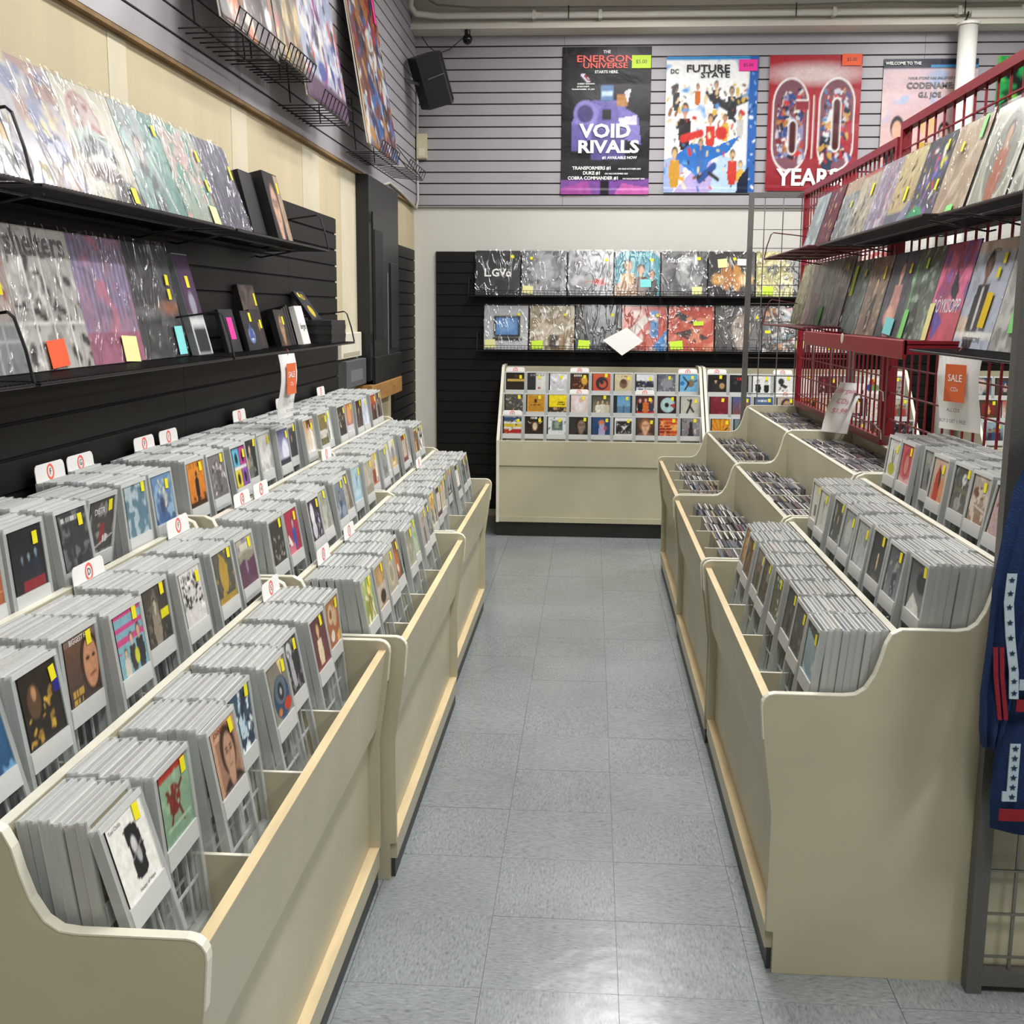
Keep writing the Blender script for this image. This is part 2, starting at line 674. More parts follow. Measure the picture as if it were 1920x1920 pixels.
def random_art(r):
    a, b, c, d = r.sample(PAL, 4)
    sk = r.choice(['c99a78', 'd9b294', '9a6a4a', 'b9b0a8'])
    k = r.randrange(7)
    n = ';n .16 .35;n .1 .9'
    if k == 0:
        s = f'bg {a} {b};face {sk} {c} {d} {r.uniform(.4, .6):.2f};tx .06 .06 .2 .8 {d}'
    elif k == 1:
        s = f'bg {a};cl {b} .12 .5;f .35 .3 .7 {sk} {c};f .62 .26 .74 {sk} {d};tx .08 .07 .15 .85 e8e4dc'
    elif k == 2:
        s = f'bg {a} {b};r 0 .62 1 1 {c};e .5 .5 .22 .25 {d};tx .8 .08 .2 .8 e8e4dc'
    elif k == 3:
        s = f'bg {a};cl {b} .18 .45;cl {c} .3 .6;tx .07 .07 .1 .6 {d}'
    elif k == 4:
        s = f'bg {a};r .15 .2 .85 .8 {b};f .5 .28 .5 {sk} {c};tx .87 .07 .2 .8 {d}'
    elif k == 5:
        s = f'bg {a};s 26 {b} {c} {d};tx .06 .09 .1 .9 e8e4dc'
    else:
        s = f'bg {a} {c};f .3 .35 .62 {sk} {b};f .52 .3 .68 {sk} {d};f .74 .36 .6 {sk} {b}'
    return s + n, PALN[a] + ' and ' + PALN[b]


# ---------------------------------------------------------------- room shell
XL, YB, ZC = -1.27, 8.15, 3.56
WALLB = mat('bare_beige_wallboard', 'c8ba99', .75, noise=.12, nscale=1.6, stretch=(1, 2.2, .25))
WALLW = mat('off_white_painted_wall', 'cfcdc6', .7, noise=.05, nscale=2)
CEIL = mat('cream_painted_ceiling', 'e4dfd2', .75, noise=.08, nscale=2)


def shell(name, m, *b):
    return struct(MB().box(*b).build(name, m))


shell('floor', mat('grey_floor_base', '8c9294', .4), -1.4, 6.1, -3.6, 8.3, -.06, -.006)
shell('wall_left', WALLB, XL - .1, XL, -3.6, 8.3, -.06, ZC)
shell('wall_back', WALLW, XL, 6.1, YB, YB + .1, -.06, ZC)
shell('wall_right', WALLW, 6, 6.1, -3.6, YB, -.06, ZC)
shell('wall_front', WALLW, XL, 6, -3.6, -3.5, -.06, ZC)
shell('ceiling', CEIL, XL - .1, 6.1, -3.6, 8.3, ZC, ZC + .06)
FL = [o for o in bpy.data.objects if o.name == 'floor'][0]

# floor tiles, each its own piece of the floor, grain turned a quarter from tile to tile
TS = .3048
tm = MB().box(-TS / 2 + .0006, TS / 2 - .0006, -TS / 2 + .0006, TS / 2 - .0006, -.006, 0).mesh('floor_tile', TILE)
for i in range(-4, 6):
    for j in range(-8, 20):
        x, y = -.2188 + (i + .5) * TS, 2.2889 + (j + .5) * TS
        if x < XL + .15 or y > YB - .1 or (i > 2 and j > 0) or (i < -2 and j < 11 and j > -3):
            continue
        o = put('floor_tile', tm, FL)
        o.matrix_local = Matrix.Translation((x, y, rnd.uniform(-.0006, 0))) @ Matrix.Rotation(PI / 2 * ((i + j) % 2), 4, 'Z')

# left over patches of joint compound on the bare wall
MUD = mat('white_joint_compound', 'd2c9b0', .8, noise=.08, nscale=5)
for (y0, y1, z0, z1) in ((4.02, 4.2, 1.93, 2.2), (5.0, 5.3, 1.3, 2.2), (5.75, 6.18, .9, 2.2), (7.12, 7.3, 1.7, 2.2), (3.0, 3.12, 1.93, 2.2)):
    struct(MB().box(XL, XL + .0015, y0, y1, z0, z1).build('wall_left_patch', MUD))


# ---------------------------------------------------------------- slatwall panels
def slatwall(label, axis, a0, a1, z0, z1, fixed, m, mb, edge=None, pitch=.0762):
    """boards with recessed grooves; axis 'x' = on the back wall, 'y' = on the left wall"""
    t = thing('slatwall_panel', label, 'wall panel', Matrix.Translation((a0, fixed, z0) if axis == 'x' else (fixed, a0, z0)))
    Lg = a1 - a0
    b = MB()
    if axis == 'x':
        b.box(0, Lg, -.012, -.001, 0, z1 - z0)
    else:
        b.box(.001, .012, 0, Lg, 0, z1 - z0)
    b.build('backing', mb, t)
    n = int((z1 - z0) / pitch + .5)
    g = .0085
    sm = MB()
    if axis == 'x':
        sm.cbox(.001, Lg - .001, -.02, -.0125, 0, pitch - g, .0015)
    else:
        sm.prism([(.0125, 0), (.02, 0), (.02, pitch - g), (.0125, pitch - g)], .001, Lg - .001, 'y')
    me = sm.mesh('slat', m)
    for k in range(n):
        put('slat', me, t, (0, 0, z1 - z0 - (k + 1) * pitch + g / 2))
    return t


for i, (a, b_) in enumerate(((XL + .001, -.22), (-.22, 2.2), (2.2, 4.6))):
    slatwall(['grey slatwall panel high in the back corner beside the speaker', 'grey slatwall panel behind the two leftmost hero posters', 'grey slatwall panel behind the white pole'][i],
             'x', a, b_, 2.215, 3.358, YB, GREYSLAT, GREYBACK)
for i, (a, b_) in enumerate(((-.8, 1.63), (1.63, 4.07), (4.07, 6.5), (6.5, YB - .021))):
    slatwall(['grey slatwall high on left wall, nearest of four panels', 'grey slatwall high on left wall above the LP shelf', 'grey slatwall high on left wall behind the leaning prints', 'grey slatwall high on left wall running into the corner'][i],
             'y', a, b_, 2.215, 3.51, XL, GREYSLAT, GREYBACK)
for i, (a, b_) in enumerate(((.93, 2.19), (2.19, 3.405), (3.405, 4.665), (4.665, 5.55))):
    slatwall(['black slatwall on left wall, nearest of the panels behind the bins', 'black slatwall on left wall behind the comic-grid record', 'black slatwall on left wall behind the hanging sale sign', 'black slatwall on left wall ending at the bare strip'][i],
             'y', a, b_, .55, 1.925, XL, BLACKSLAT, BLACKBACK)
slatwall('narrow black slatwall on left wall between breaker box and corner', 'y', 7.13, YB - .12, .45, 1.905, XL, BLACKSLAT, BLACKBACK)
slatwall('black slatwall on back wall behind the record shelves', 'x', -1.113, 1.33, .05, 1.9, YB, BLACKSLAT, BLACKBACK)
slatwall('black slatwall on back wall seen through the red grid', 'x', 1.33, 3.77, .05, 1.9, YB, BLACKSLAT, BLACKBACK)
# raw board edge under the left grey slatwall, worn cap rail
struct(MB().box(XL, XL + .024, -.8, YB - .025, 2.203, 2.2145).build('trim_1', mat('raw_particle_board_edge', '8a6d45', .8, noise=.3, nscale=14)))
struct(MB().box(XL + .001, 4.6, YB - .022, YB, 2.204, 2.2145).build('trim_2', mat('grey_edge_cap', '8c8a8c', .5)))

# beam, conduits and the post below it
struct(MB().box(XL, 6, 7.99, 8.13, 3.385, ZC).box(XL, 6, 7.93, YB, 3.352, 3.385).build('trim_3', CEIL))
PIPEM = mat('painted_steel_conduit', 'eae7de', .45)
p = [(XL + .05, 7.78, 3.54), (XL + .03, 7.84, 3.48), (XL + .06, 7.9, 3.445), (XL + .2, 7.93, 3.435)] + [(x, 7.94, 3.435) for x in np.linspace(0, 6, 7)]
o = thing('conduit_pipe', 'white conduit pipe clamped along the front of the beam', 'pipe')
MB().tube(p, .022, 10).build('pipe', PIPEM, o, smooth=True)
for x in (-.42, .02, 1.55, 2.35, 2.75):
    MB().box(x - .012, x + .012, 7.912, 7.99, 3.408, 3.462).build('clamp', PIPEM, o)
o = tag(MB().tube([(XL + .1, 7.91, 3.56), (XL + .2, 7.91, 3.5), (XL + .45, 7.92, 3.482), (.6, 7.92, 3.475), (1.4, 7.92, 3.479), (1.9, 7.92, 3.49), (2.4, 7.92, 3.477), (6, 7.92, 3.479)], .007, 6).build('power_cable', mat('grey_cable_jacket', '8d8a80', .6), smooth=True), 'thin grey cable lying along the top of the conduit', 'cable')
for x in (-.19, 1.3, 2.38, 2.78):
    tag(MB().tube([(x, 7.912, 3.49), (x, 7.908, 3.44), (x, 7.912, 3.405)], .004, 5).build('cable_tie', BLACKP), f'black cable tie round the conduit, {["leftmost", "second", "third", "rightmost"][(-.19, 1.3, 2.38, 2.78).index(x)]} of four', 'cable tie', 'cable ties on the conduit')
o = thing('junction_box', 'long white junction box on the beam above the white post', 'junction box')
MB().cbox(2.42, 2.78, 7.9, 7.99, 3.386, 3.435, .006).build('body', PIPEM, o)
MB().tube([(2.40, 7.9, 3.42), (2.385, 7.89, 3.37), (2.36, 7.89, 3.35)], .005, 5).build('loose_wire', BLACKP, o)
o = thing('support_post', 'round white steel post in front of the back wall', 'post')
MB().tube([(2.405, 7.9, 0), (2.405, 7.9, 3.35)], .06, 20).build('shaft', mat('white_painted_post', 'dcdad4', .45), o, smooth=True)
MB().tube([(2.405, 7.9, 3.335), (2.405, 7.9, 3.3515)], .075, 20).build('cap', PIPEM, o)

# ceiling lights (two rows of strip lights)
ORD_ = ['first', 'second', 'third', 'fourth']
TUBE = mat('fluorescent_tube', 'f4f8ff', .5, emit=9)
TUBE.cycles.emission_sampling = 'NONE'
for i, (x, y) in enumerate(LIGHTS):
    t = thing('strip_light', f'fluorescent strip light on the ceiling, {ORD_[i % 4]} from the entrance, {"aisle" if x < 1 else "far"} row', 'light', Matrix.Translation((x, y, ZC)), 'ceiling strip lights')
    MB().box(-.12, .12, -.6, .6, -.05, 0).build('housing', PIPEM, t)
    for s in (-.06, .06):
        MB().tube([(s, -.58, -.066), (s, .58, -.066)], .013, 8).build('tube', TUBE, t)
    ld = bpy.data.lights.new('strip_light_lamp', 'AREA')
    ld.shape = 'RECTANGLE'
    ld.size, ld.size_y = .3, 1.2
    ld.energy = LIGHT_W
    ld.color = (1, .99, .965)
    lo = bpy.data.objects.new('lamp', ld)
    COL.objects.link(lo)
    lo.parent = t
    lo.location = (0, 0, -.09)


# ---------------------------------------------------------------- CD bins
def outline():
    o = [(.047, 0), (.047, .10), (.030, .104), (.030, .386), (.006, .56), (0, .632)]
    o += [(.026 - .026 * math.cos(a), .637 + .026 * math.sin(a)) for a in (.3, .7, 1.1, 1.5708)]
    c = [(.175, .663), (.2, .666), (.22, .68), (.238, .71), (.25, .746), (.259, .782), (.27, .804), (.29, .8145)]
    o += c
    o += [(.405, .8145), (.43, .8185), (.448, .832), (.464, .86), (.476, .90), (.484, .935), (.495, .957), (.515, .966)]
    o += [(.80, .966), (.80, 0)]
    return o


OUT0 = outline()
TIERB = [(.062, .275, .50), (.291, .50, .65), (.516, .785, .80)]   # front u, back u, floor z
DEPTH = {'L1': .75, 'L2': .785, 'L3': .762}


def tiers(key):
    d = DEPTH.get(key, .80)
    return TIERB[:2] + [(.516, d - .015, .80)]


def make_bin(label, side, Xf, y0, y1, key, kick=KICKG, ndiv=4):
    D = DEPTH.get(key, .80)
    dh = .128 if key in ('R2', 'R3') else .10
    OUT = OUT0[:-2] + [(D, .966), (D, 0)]
    t = thing('cd_bin', label, 'display bin', Matrix.Translation((Xf, y0, 0)))
    L = y1 - y0
    s = side
    U = lambda pts: [(s * u, z) for u, z in pts]
    th = .018
    for k, (a, b) in enumerate(((0, th), (L - th, L))):
        e = MB().prism(U(OUT), a, b, 'y').build('end_panel', CREAM, t)
        # edge band along the top curve
        r = MB()
        seg = OUT[4:-1]
        n = len(seg)
        for i, (u, z) in enumerate(seg):
            p0, p1 = seg[max(i - 1, 0)], seg[min(i + 1, n - 1)]
            dx, dz = p1[0] - p0[0], p1[1] - p0[1]
            l = math.hypot(dx, dz)
            nx, nz = -dz / l, dx / l
            for (yy, of) in ((a - .0006, -.0005), (a - .0006, .0022), (b + .0006, .0022), (b + .0006, -.0005)):
                r.v.append((s * (u + nx * of), yy, z + nz * of))
        for i in range(n - 1):
            for j in range(3):
                r.f.append((i * 4 + j, i * 4 + j + 1, i * 4 + 5 + j, i * 4 + 4 + j))
                r.m.append(0)
        r.build('edge_band', TRIM, e)
    a, b = th, L - th
    fb = MB().prism(U([(.008, .638), (.034, .432), (.056, .39), (.056, .106), (.074, .106), (.074, .40), (.026, .638)]), a, b, 'y').build('front_board', CREAM, t)
    MB().prism(U([(.0075, .638), (.0265, .638), (.0265, .6405), (.0075, .6405)]), a, b, 'y').build('wood_edge', WOOD, fb)
    bb = MB().prism(U([(.031, .052), (.058, .052), (.058, .104), (.031, .104)]), a, b, 'y').build('base_board', CREAM, t)
    MB().prism(U([(.031, .104), (.0575, .104), (.0575, .1062), (.031, .1062)]), a, b, 'y').build('wood_edge', WOOD, bb)
    MB().prism(U([(.036, 0), (.06, 0), (.06, .052), (.036, .052)]), a, b, 'y').build('kick_board', kick, t)
    MB().prism(U([(D - .015, .05), (D, .05), (D, .962), (D - .015, .962)]), a, b, 'y').build('back_board', CREAM, t)
    for k, (u0, u1, zf) in enumerate(tiers(key)):
        MB().prism(U([(u0, zf - .012), (u1, zf - .012), (u1, zf), (u0, zf)]), a, b, 'y').build('tier_floor', CREAM, t)
        if k < 2:
            tb = MB().prism(U([(u1, zf - .012), (u1 + .016, zf - .012), (u1 + .016, zf + .302), (u1, zf + .302)]), a, b, 'y').build('tier_board', CREAM, t)
            MB().prism(U([(u1 - .0006, zf + .302), (u1 + .0166, zf + .302), (u1 + .0166, zf + .304), (u1 - .0006, zf + .304)]), a, b, 'y').build('edge_band', TRIM, tb)
        for d in range(1, ndiv):
            y = th + (L - 2 * th) * d / ndiv
            f0 = u0 if k else .075
            dv = MB().prism(U([(f0 - (.03 if k == 0 else 0), zf + dh), (f0, zf), (u1, zf), (u1, zf + dh)]), y - .004, y + .004, 'y').build('divider', CREAM, t)
            MB().prism(U([(f0 - (.03 if k == 0 else 0), zf + dh), (u1, zf + dh), (u1, zf + dh + .0015), (f0 - (.03 if k == 0 else 0), zf + dh + .0015)]), y - .0043, y + .0043, 'y').build('edge_band', TRIM, dv)
    return t


BINS = {'L1': (-1, -.495, 1.345, 2.735, 'near left'), 'L2': (-1, -.458, 2.752, 4.13, 'middle left'), 'L3': (-1, -.482, 4.145, 5.52, 'far left'),
        'R1': (1, .39, 2.40, 3.755, 'near right'), 'R2': (1, .386, 3.772, 5.12, 'middle right'), 'R3': (1, .396, 5.138, 6.5, 'far right')}
BL = {'L1': 'cream stepped CD bin nearest the camera on the left of the aisle', 'L2': 'cream stepped CD bin in the middle of the left row',
      'L3': 'cream stepped CD bin farthest down the left of the aisle', 'R1': 'cream stepped CD bin nearest on the right, beside the hanging jersey',
      'R2': 'cream stepped bin of bargain CDs in the middle of the right row', 'R3': 'cream stepped bin of bargain CDs nearest the back rack'}
for k, (s, xf, a, b_, nm) in BINS.items():
    make_bin(BL[k], s, xf, a, b_, k)

# ---------------------------------------------------------------- CD keepers
KW, KH, KT = .147, .30, .0155


def keeper_frame(b, M=None, mi=0, mo=1):
    w, h, t = KW / 2, KH, KT / 2
    q = lambda *a: b.box(*a, mi, M)
    r = lambda *a: b.box(*a, mo, M)
    q(-w, -w + .0045, -t, t, 0, h)
    q(w - .0045, w, -t, t, 0, h)
    q(-w + .0045, -w + .011, -t, -t + .0025, 0, h - .009)      # front stiles
    q(w - .011, w - .0045, -t, -t + .0025, 0, h - .009)
    r(-w + .0045, w - .0045, -t, -t + .0038, h - .009, h)      # top front rail
    r(-w + .0045, w - .0045, t - .0038, t, h - .009, h)        # top back rail
    r(-w + .011, w - .011, -t - .0012, -t + .0028, .142, .174)  # front lip
    q(-w + .0045, w - .0045, t - .003, t, .150, .160)
    q(-w + .0045, w - .0045, -t, t, 0, .009)
    for x in (-.03, .03):
        q(x - .002, x + .002, t - .003, t, .009, .150)
    q(-w + .0045, w - .0045, t - .003, t, .070, .074)
    return b


def keeper_case(b, M=None, mi=0):
    w, t = KW / 2, KT / 2
    return b.box(-w + .0065, w - .0065, -t + .003, t - .003, .162, .2935, mi, M)


FRAME_ME = keeper_frame(MB()).mesh('keeper_frame', [MILK, MILKO])
CASE_ME = keeper_case(MB()).mesh('cd_case', CASE_R)
DARKCASE_ME = keeper_case(MB()).mesh('cd_case', mat('dark_cd_tray', '1c1b1d', .3))
STICK_ME = MB().box(-.009, .009, -.0008, 0, 0, .024).mesh('price_sticker', YEL)
ORD = ['first', 'second', 'third', 'fourth', 'fifth', 'sixth', 'seventh', 'eighth', 'ninth', 'tenth', 'eleventh', 'twelfth', 'thirteenth', 'fourteenth', 'fifteenth', 'sixteenth', 'seventeenth', 'eighteenth', 'nineteenth', 'twentieth', 'twenty-first', 'twenty-second', 'twenty-third', 'twenty-fourth', 'twenty-fifth']


def keeper(M, label, cover=None, group=None, n=34, stick=None, tilt=0):
    t = thing('cd_keeper', label, 'CD case', M, group)
    put('keeper_frame', FRAME_ME, t)
    c = put('cd_case', DARKCASE_ME if cover else CASE_ME, t)
    if cover:
        cm = print_mesh(cover, .1195, .119, n, n, PRINT, z0=.171)
        o = put('cover', cm, c, (.006, -KT / 2 + .0024, 0))
        if stick is not False:
            sx, sz = stick or (rnd.uniform(.03, .05), rnd.uniform(.252, .268))
            put('price_sticker', STICK_ME, t, M=Matrix.Translation((sx, -KT / 2 + .0014, sz)) @ Matrix.Rotation(rnd.uniform(-.12, .12), 4, 'Y'))
    return t


def project(P):
    q = R_ @ (np.array(P, float) - np.array([0, 0, CH]))
    return 960 + FPX * q[0] / q[2], CYPX + FPX * q[1] / q[2], q[2]


N_ = ';n .1 .35;n .08 .9'
COVERS = {k: (v[0] + N_, v[1]) for k, v in {
    ('L1', 0, 0): ('bg e9e7e1;p 26262a .36 .2 .5 .16 .7 .22 .74 .5 .68 .8 .5 .84 .36 .78 .4 .5;e .52 .42 .07 .1 c8c8c8;e .57 .56 .06 .1 b0b0b0;l 8a8a8a .008 .38 .58 .72 .44;r 0 0 0 0 000000', 'white torn-photograph'),
    ('L1', 0, 1): ('bg 8aa88c 7a9a80;r 0 .02 .9 .12 a83028;e .4 .45 .22 .2 7a2c28;l 6a2420 .03 .2 .3 .45 .45 .7 .3;l 6a2420 .03 .4 .5 .25 .75;l 6a2420 .03 .5 .5 .65 .8;cl 9ab898 .14 .66;r .1 .75 .9 .8 a0b8a0', 'green with red dragon shape'),
    ('L1', 0, 2): ('bg c49a80 b88e74;r .12 .2 .92 .9 9a7460;face b89078 3a2a22 2e2622 .55;tx .93 .04 .1 .9 6a4a3a', 'tan framed portrait'),
    ('L1', 0, 3): ('bg 3a5a70 2c3a50;p b8d0dc .45 .1 .6 .35 .7 .8 .4 .75 .35 .4;cl e0eaf0 .14 .6;cl 2a3448 .12 .58;s 16 5a7a90 d8e4ea', 'blue and white mountain'),
    ('L1', 0, 4): ('bg 7a7468 8a8880;e .5 .62 .42 .36 2a4a68;e .5 .5 .3 .22 5a6a74;e .5 .52 .16 .15 2a2e38;e .5 .52 .06 .06 a8a8b0;e .75 .8 .2 .1 b8402c;e .3 .82 .1 .06 c87838;p d8c08a .55 0 .9 0 .7 .3', 'grey planet-eye'),
    ('L1', 0, 5): ('bg 3a3a3e 2a2a2e;e .45 .2 .16 .14 c8c8cc;p a8a8ac .36 .3 .55 .3 .62 .85 .4 .9;cl 7a7a80 .16 .62', 'black with silver rocket'),
    ('L1', 0, 6): ('bg 5a3a40 6a3a40;f .42 .15 .85 d8a888 d8c8a8 b89a60;r .0 .9 1 1 7a3a3c', 'maroon pale-figure'),
    ('L1', 0, 7): ('bg a8744c a05a3c;e .35 .3 .2 .2 c8b090;e .65 .4 .16 .2 c8a888;e .35 .3 .1 .1 8a5a3c;e .4 .75 .14 .12 e0d8cc;p d8a848 .7 .8 1 .7 1 .9 .8 1', 'brown two-circle'),
    ('L1', 1, 0): ('bg 3a6a90 2a4a70;cl 6a9ac0 .12 .5', 'blue swirled'),
    ('L1', 1, 1): ('bg 2e2622 221c1c;e .3 .4 .16 .22 5a4430;s 20 c8a83a b8903a 8a6a30 @.05,.35,.75,.98;e .32 .3 .06 .09 b88a60;r .82 .15 1 .45 2a2a8a', 'dark brown and yellow'),
    ('L1', 1, 2): ('bg 6a4c3c 3a302c;r 0 0 1 .12 7a6458;e .72 .48 .3 .42 3a2820;e .74 .5 .22 .36 c08a68;e .66 .42 .06 .03 3a2620;e .84 .42 .05 .03 3a2620;l 8a4a38 .02 .68 .68 .84 .66;tx .75 .1 .1 .45 c8a040;tx .88 .08 .1 .4 c8a040', 'close-up brown portrait'),
    ('L1', 1, 3): ('bg 7aa8b4;st c04a80 5.2 .45;p 7aa8b4 0 .6 1 .5 1 1 0 1;f .5 .35 .6 d0a890 3a3434;f .78 .28 .7 c8a088 2a2c30;f .25 .55 .5 d0b090 c8c0b0;e .62 .75 .08 .12 c8c83a', 'pink and blue striped group'),
    ('L1', 1, 4): ('bg 4a443e 3a3632;e .42 .42 .14 .3 7a7064;f .42 .2 .8 b0a894 8a8070;cl 6a6258 .2 .62;r .62 .45 .95 .6 e0d41a', 'dark sepia figure'),
    ('L1', 1, 5): ('bg d8d4d0 c8c4c0;s 70 2a2a2c 4a4a4c 1a1a1c 8a8886 @.05,.05,.95,.7;cl e8e6e2 .2 .66', 'black-and-white scribbled'),
    ('L1', 1, 6): ('bg 5c5a52 4a4a44;e .45 .45 .22 .34 b0903e;cl a88a3c .14 .6;r 0 .85 1 1 a08238', 'grey gold-blot'),
    ('L1', 1, 7): ('bg b0aa98 a8a290;e .5 .45 .6 .16 8a8878;p 5c3a50 0 .5 .3 .42 .6 .5 1 .44 1 1 0 1;cl 8a8090 .12 .66;tx .12 .12 .2 .8 d8d4c4', 'plum hills'),
    ('L1', 2, 2): ('bg b06a44 a8603c;st c88a64 9 .15;vt 8a4a30 5 .1', 'orange brick'),
    ('L1', 2, 3): ('bg 26262c 302c30;f .3 .4 .4 6a8090 2a3038;f .5 .38 .42 7a90a0 2a3038;f .72 .34 .46 7a98a8 2c3440;r .25 .8 .9 .96 8a2c34', 'black band with red lettering'),
    ('L1', 2, 4): ('bg 3a3c40;cl 6a6c70 .14 .5;tx .1 .07 .1 .7 d0d0cc', 'charcoal smoke'),
    ('L1', 2, 5): ('bg 4a4644 3a3836;cl 8a8684 .12 .55;r .42 .45 .62 .8 8a2a2a;tx .68 .12 .55 .95 dcdad6;l c8c6c4 .012 0 .9 1 .7', 'grey wrapped red-block'),
    ('L1', 2, 6): ('bg 5a7a8a;cl a8b8c0 .1 .5', 'hazy teal'),
    ('L1', 2, 7): ('bg 6a8ab0 3a5a88;cl 8aa8c0 .08 .5;cl c8c4a8 .1 .68;e .4 .6 .12 .2 3a4a68 3', 'blue seascape'),
    ('L2', 2, 0): ('bg d8882c c8742a;r 0 .85 1 1 3a2414;e .5 .28 .06 .07 1c1410;p 1c1410 .42 .34 .58 .34 .62 .55 .56 .95 .44 .95 .38 .55;s 14 3a2414 5a3418 @.05,.7,.95,.95;tx .05 .09 .1 .9 5a3a18', 'orange silhouette'),
    ('L2', 2, 1): ('bg 7a7678 6a6668;s 40 d0ccc8 3a3838 a09c98 5a5658 @.1,.2,.9,.95;f .5 .15 .6 c8b8b0 5a585c', 'grey crowd'),
    ('L2', 2, 2): ('bg 141416;r .06 .05 .5 .46 5ab0d0;r .54 .05 .95 .46 c03a90;r .06 .54 .5 .95 d8c838;r .54 .54 .95 .95 8a4aa8;e .28 .28 .1 .14 1a1a20;e .75 .28 .1 .14 1a1a20;e .28 .76 .1 .14 1a1a20;e .75 .76 .1 .14 1a1a20;r .06 .47 .95 .54 e0dedc', 'four-coloured square'),
    ('L2', 2, 3): ('bg 2a2c2e 202224;f .5 .12 .88 c0a898 6a6864;cl 8a8884 .16 .66;e .3 .6 .08 .1 b0843c', 'black seated-man'),
    ('L2', 2, 4): ('bg c8c8c4 d8d8d4;cl b0b0ac .1 .55', 'plain pale grey'),
    ('L2', 2, 5): ('bg 4a4c80 c0c0d0;e .6 .6 .3 .3 d8dce8 3;r 0 .8 1 1 2a2a38', 'violet-blue'),
    ('L2', 2, 6): ('bg 4a4a50 34343a;r .1 .0 .9 .12 c8c4bc;f .5 .3 .7 a88a78 3a3a40', 'dark slate'),
    ('L2', 2, 7): ('bg b88a4c d8d0c8;e .6 .65 .3 .4 e8e4e0 3;r .3 0 .7 .25 4a2c20;f .5 .1 .8 d0a070 d8c8b0', 'tan and white singer'),
    ('L2', 1, 0): ('bg 3a3a36 32322e;s 14 a8a89c 8a8a80 @.2,.35,.9,.85;frame d0d0cc .05', 'black speckled'),
    ('L2', 1, 1): ('bg a83048 983048;f .55 .2 .7 b8a0b0 3a4a98;p e0dcd8 .1 .5 .4 .8 .35 .9 .05 .7;p c86a7a 0 .8 .5 .75 .5 1 0 1', 'crimson with blue figure'),
    ('L2', 1, 2): ('bg 3a2c44 302438;e .28 .35 .16 .26 e0dce4;e .3 .72 .18 .2 c8c4cc;s 16 d8d4dc 8a849a @.5,.3,.95,.95', 'dark purple with white face'),
    ('L2', 1, 3): ('bg 9a9a8c 8a8a80;cl b0b0a4 .14 .5', 'stone grey'),
    ('L2', 1, 4): ('bg 7a8490 5a6470;f .45 .25 .75 9a9088 3a4a68;cl 9aa4a8 .14 .62;e .7 .8 .25 .14 8a98a8 2', 'denim blue seated'),
    ('L2', 1, 5): ('bg 7a7064 6a6056;e .5 .5 .2 .35 a89c8c 2;cl 9a9084 .2 .6', 'brown-grey statue'),
    ('L2', 1, 6): ('bg a8c4d0 98b8c8;l 3a4048 .025 .5 .2 .55 .55;l 3a4048 .02 .5 .4 .7 .3;e .5 .75 .4 .1 b8d0d8', 'pale blue diver'),
    ('L2', 1, 7): ('bg a8a090;cl c0b8a8 .16 .5;r 0 .7 1 1 8a8474', 'beige weathered'),
    ('L2', 0, 0): ('bg b0b878 98a860;cl e8e8d0 .12 .5;cl 8a9a40 .14 .58;l 8a4a30 .03 .5 .4 .35 .95;l 8a4a30 .03 .55 .4 .75 .9;e .6 .3 .14 .12 e8d880', 'yellow-green sprites'),
    ('L2', 0, 1): ('bg b0885c a89074;r 0 .45 1 .9 c0b4a4;e .55 .75 .3 .16 3a2c28;e .5 .3 .2 .16 c8a468', 'tan and dark brown'),
    ('L2', 0, 2): ('bg b0a890 a49c86;e .5 .55 .3 .3 c0b8a4;e .5 .55 .2 .2 9a927e', 'beige ringed'),
    ('L2', 0, 3): ('bg 6a5448 5a4840;e .5 .55 .3 .35 b0683c 3;e .5 .7 .1 .1 e0d8c8;cl 7a6458 .14 .6', 'brown with orange glow'),
    ('L2', 0, 4): ('bg 8a8a78 9a9a88;cl b0b0a0 .14 .5', 'olive grey'),
    ('L2', 0, 5): ('bg b8c4a8 a8b898;cl 8aa878 .14 .55', 'pale green'),
    ('L2', 0, 6): ('bg a8a4a0 989490;f .5 .2 .8 b8a090 6a6460', 'faded grey portrait'),
    ('L2', 0, 7): ('bg 5a5c5c;cl 9a9c98 .14 .5', 'smoky dark grey'),
    ('L3', 2, 0): ('bg 8a7a4c 5a5a3c;r 0 .5 1 .75 c8c4bc;s 20 6a8a4a 8a4a60 c8a850 3a3a30', 'olive and pink poster'),
    ('L3', 2, 1): ('bg d8d8c8 e0e0d8;f .5 .2 .8 3a3a3c 2a2a2c;e .5 .3 .2 .2 8a9a7a 2', 'white with dark man'),
    ('L3', 2, 2): ('bg 3c342c 241f1c;s 30 c8c0b4 8a6a4c 5a4a3c @.1,.2,.9,.7', 'dark crowd'),
    ('L3', 2, 3): ('bg c07a4c a0707c;e .5 .4 .3 .3 d89a6a;r 0 .75 1 1 d0c8d0', 'orange and lilac'),
    ('L3', 2, 4): ('bg 3a2a28 4a3c38;f .45 .25 .75 c0a088 5a4a48;r 0 0 1 .2 4a1c1c', 'dark red and brown'),
    ('L3', 2, 5): ('bg b8c0d0 c0c8d8;cl d8dce4 .1 .5', 'misty pale blue'),
    ('L3', 2, 6): ('bg 8a3a2c 3a2c2c;r 0 0 1 .35 b04a34;f .6 .35 .65 d0c0b0 1c1c20', 'red and black'),
    ('L3', 2, 7): ('bg 5a4a48;f .4 .2 .8 c8a890 2a2a2e;cl 8a7470 .14 .6', 'dusky brown'),
    ('L3', 1, 0): ('bg c8bc94 a8502c;r .1 .5 .6 .9 8a3a24;r .65 .1 .95 .9 e0dcc8;cl 5a3a28 .2 .66', 'cream and rust'),
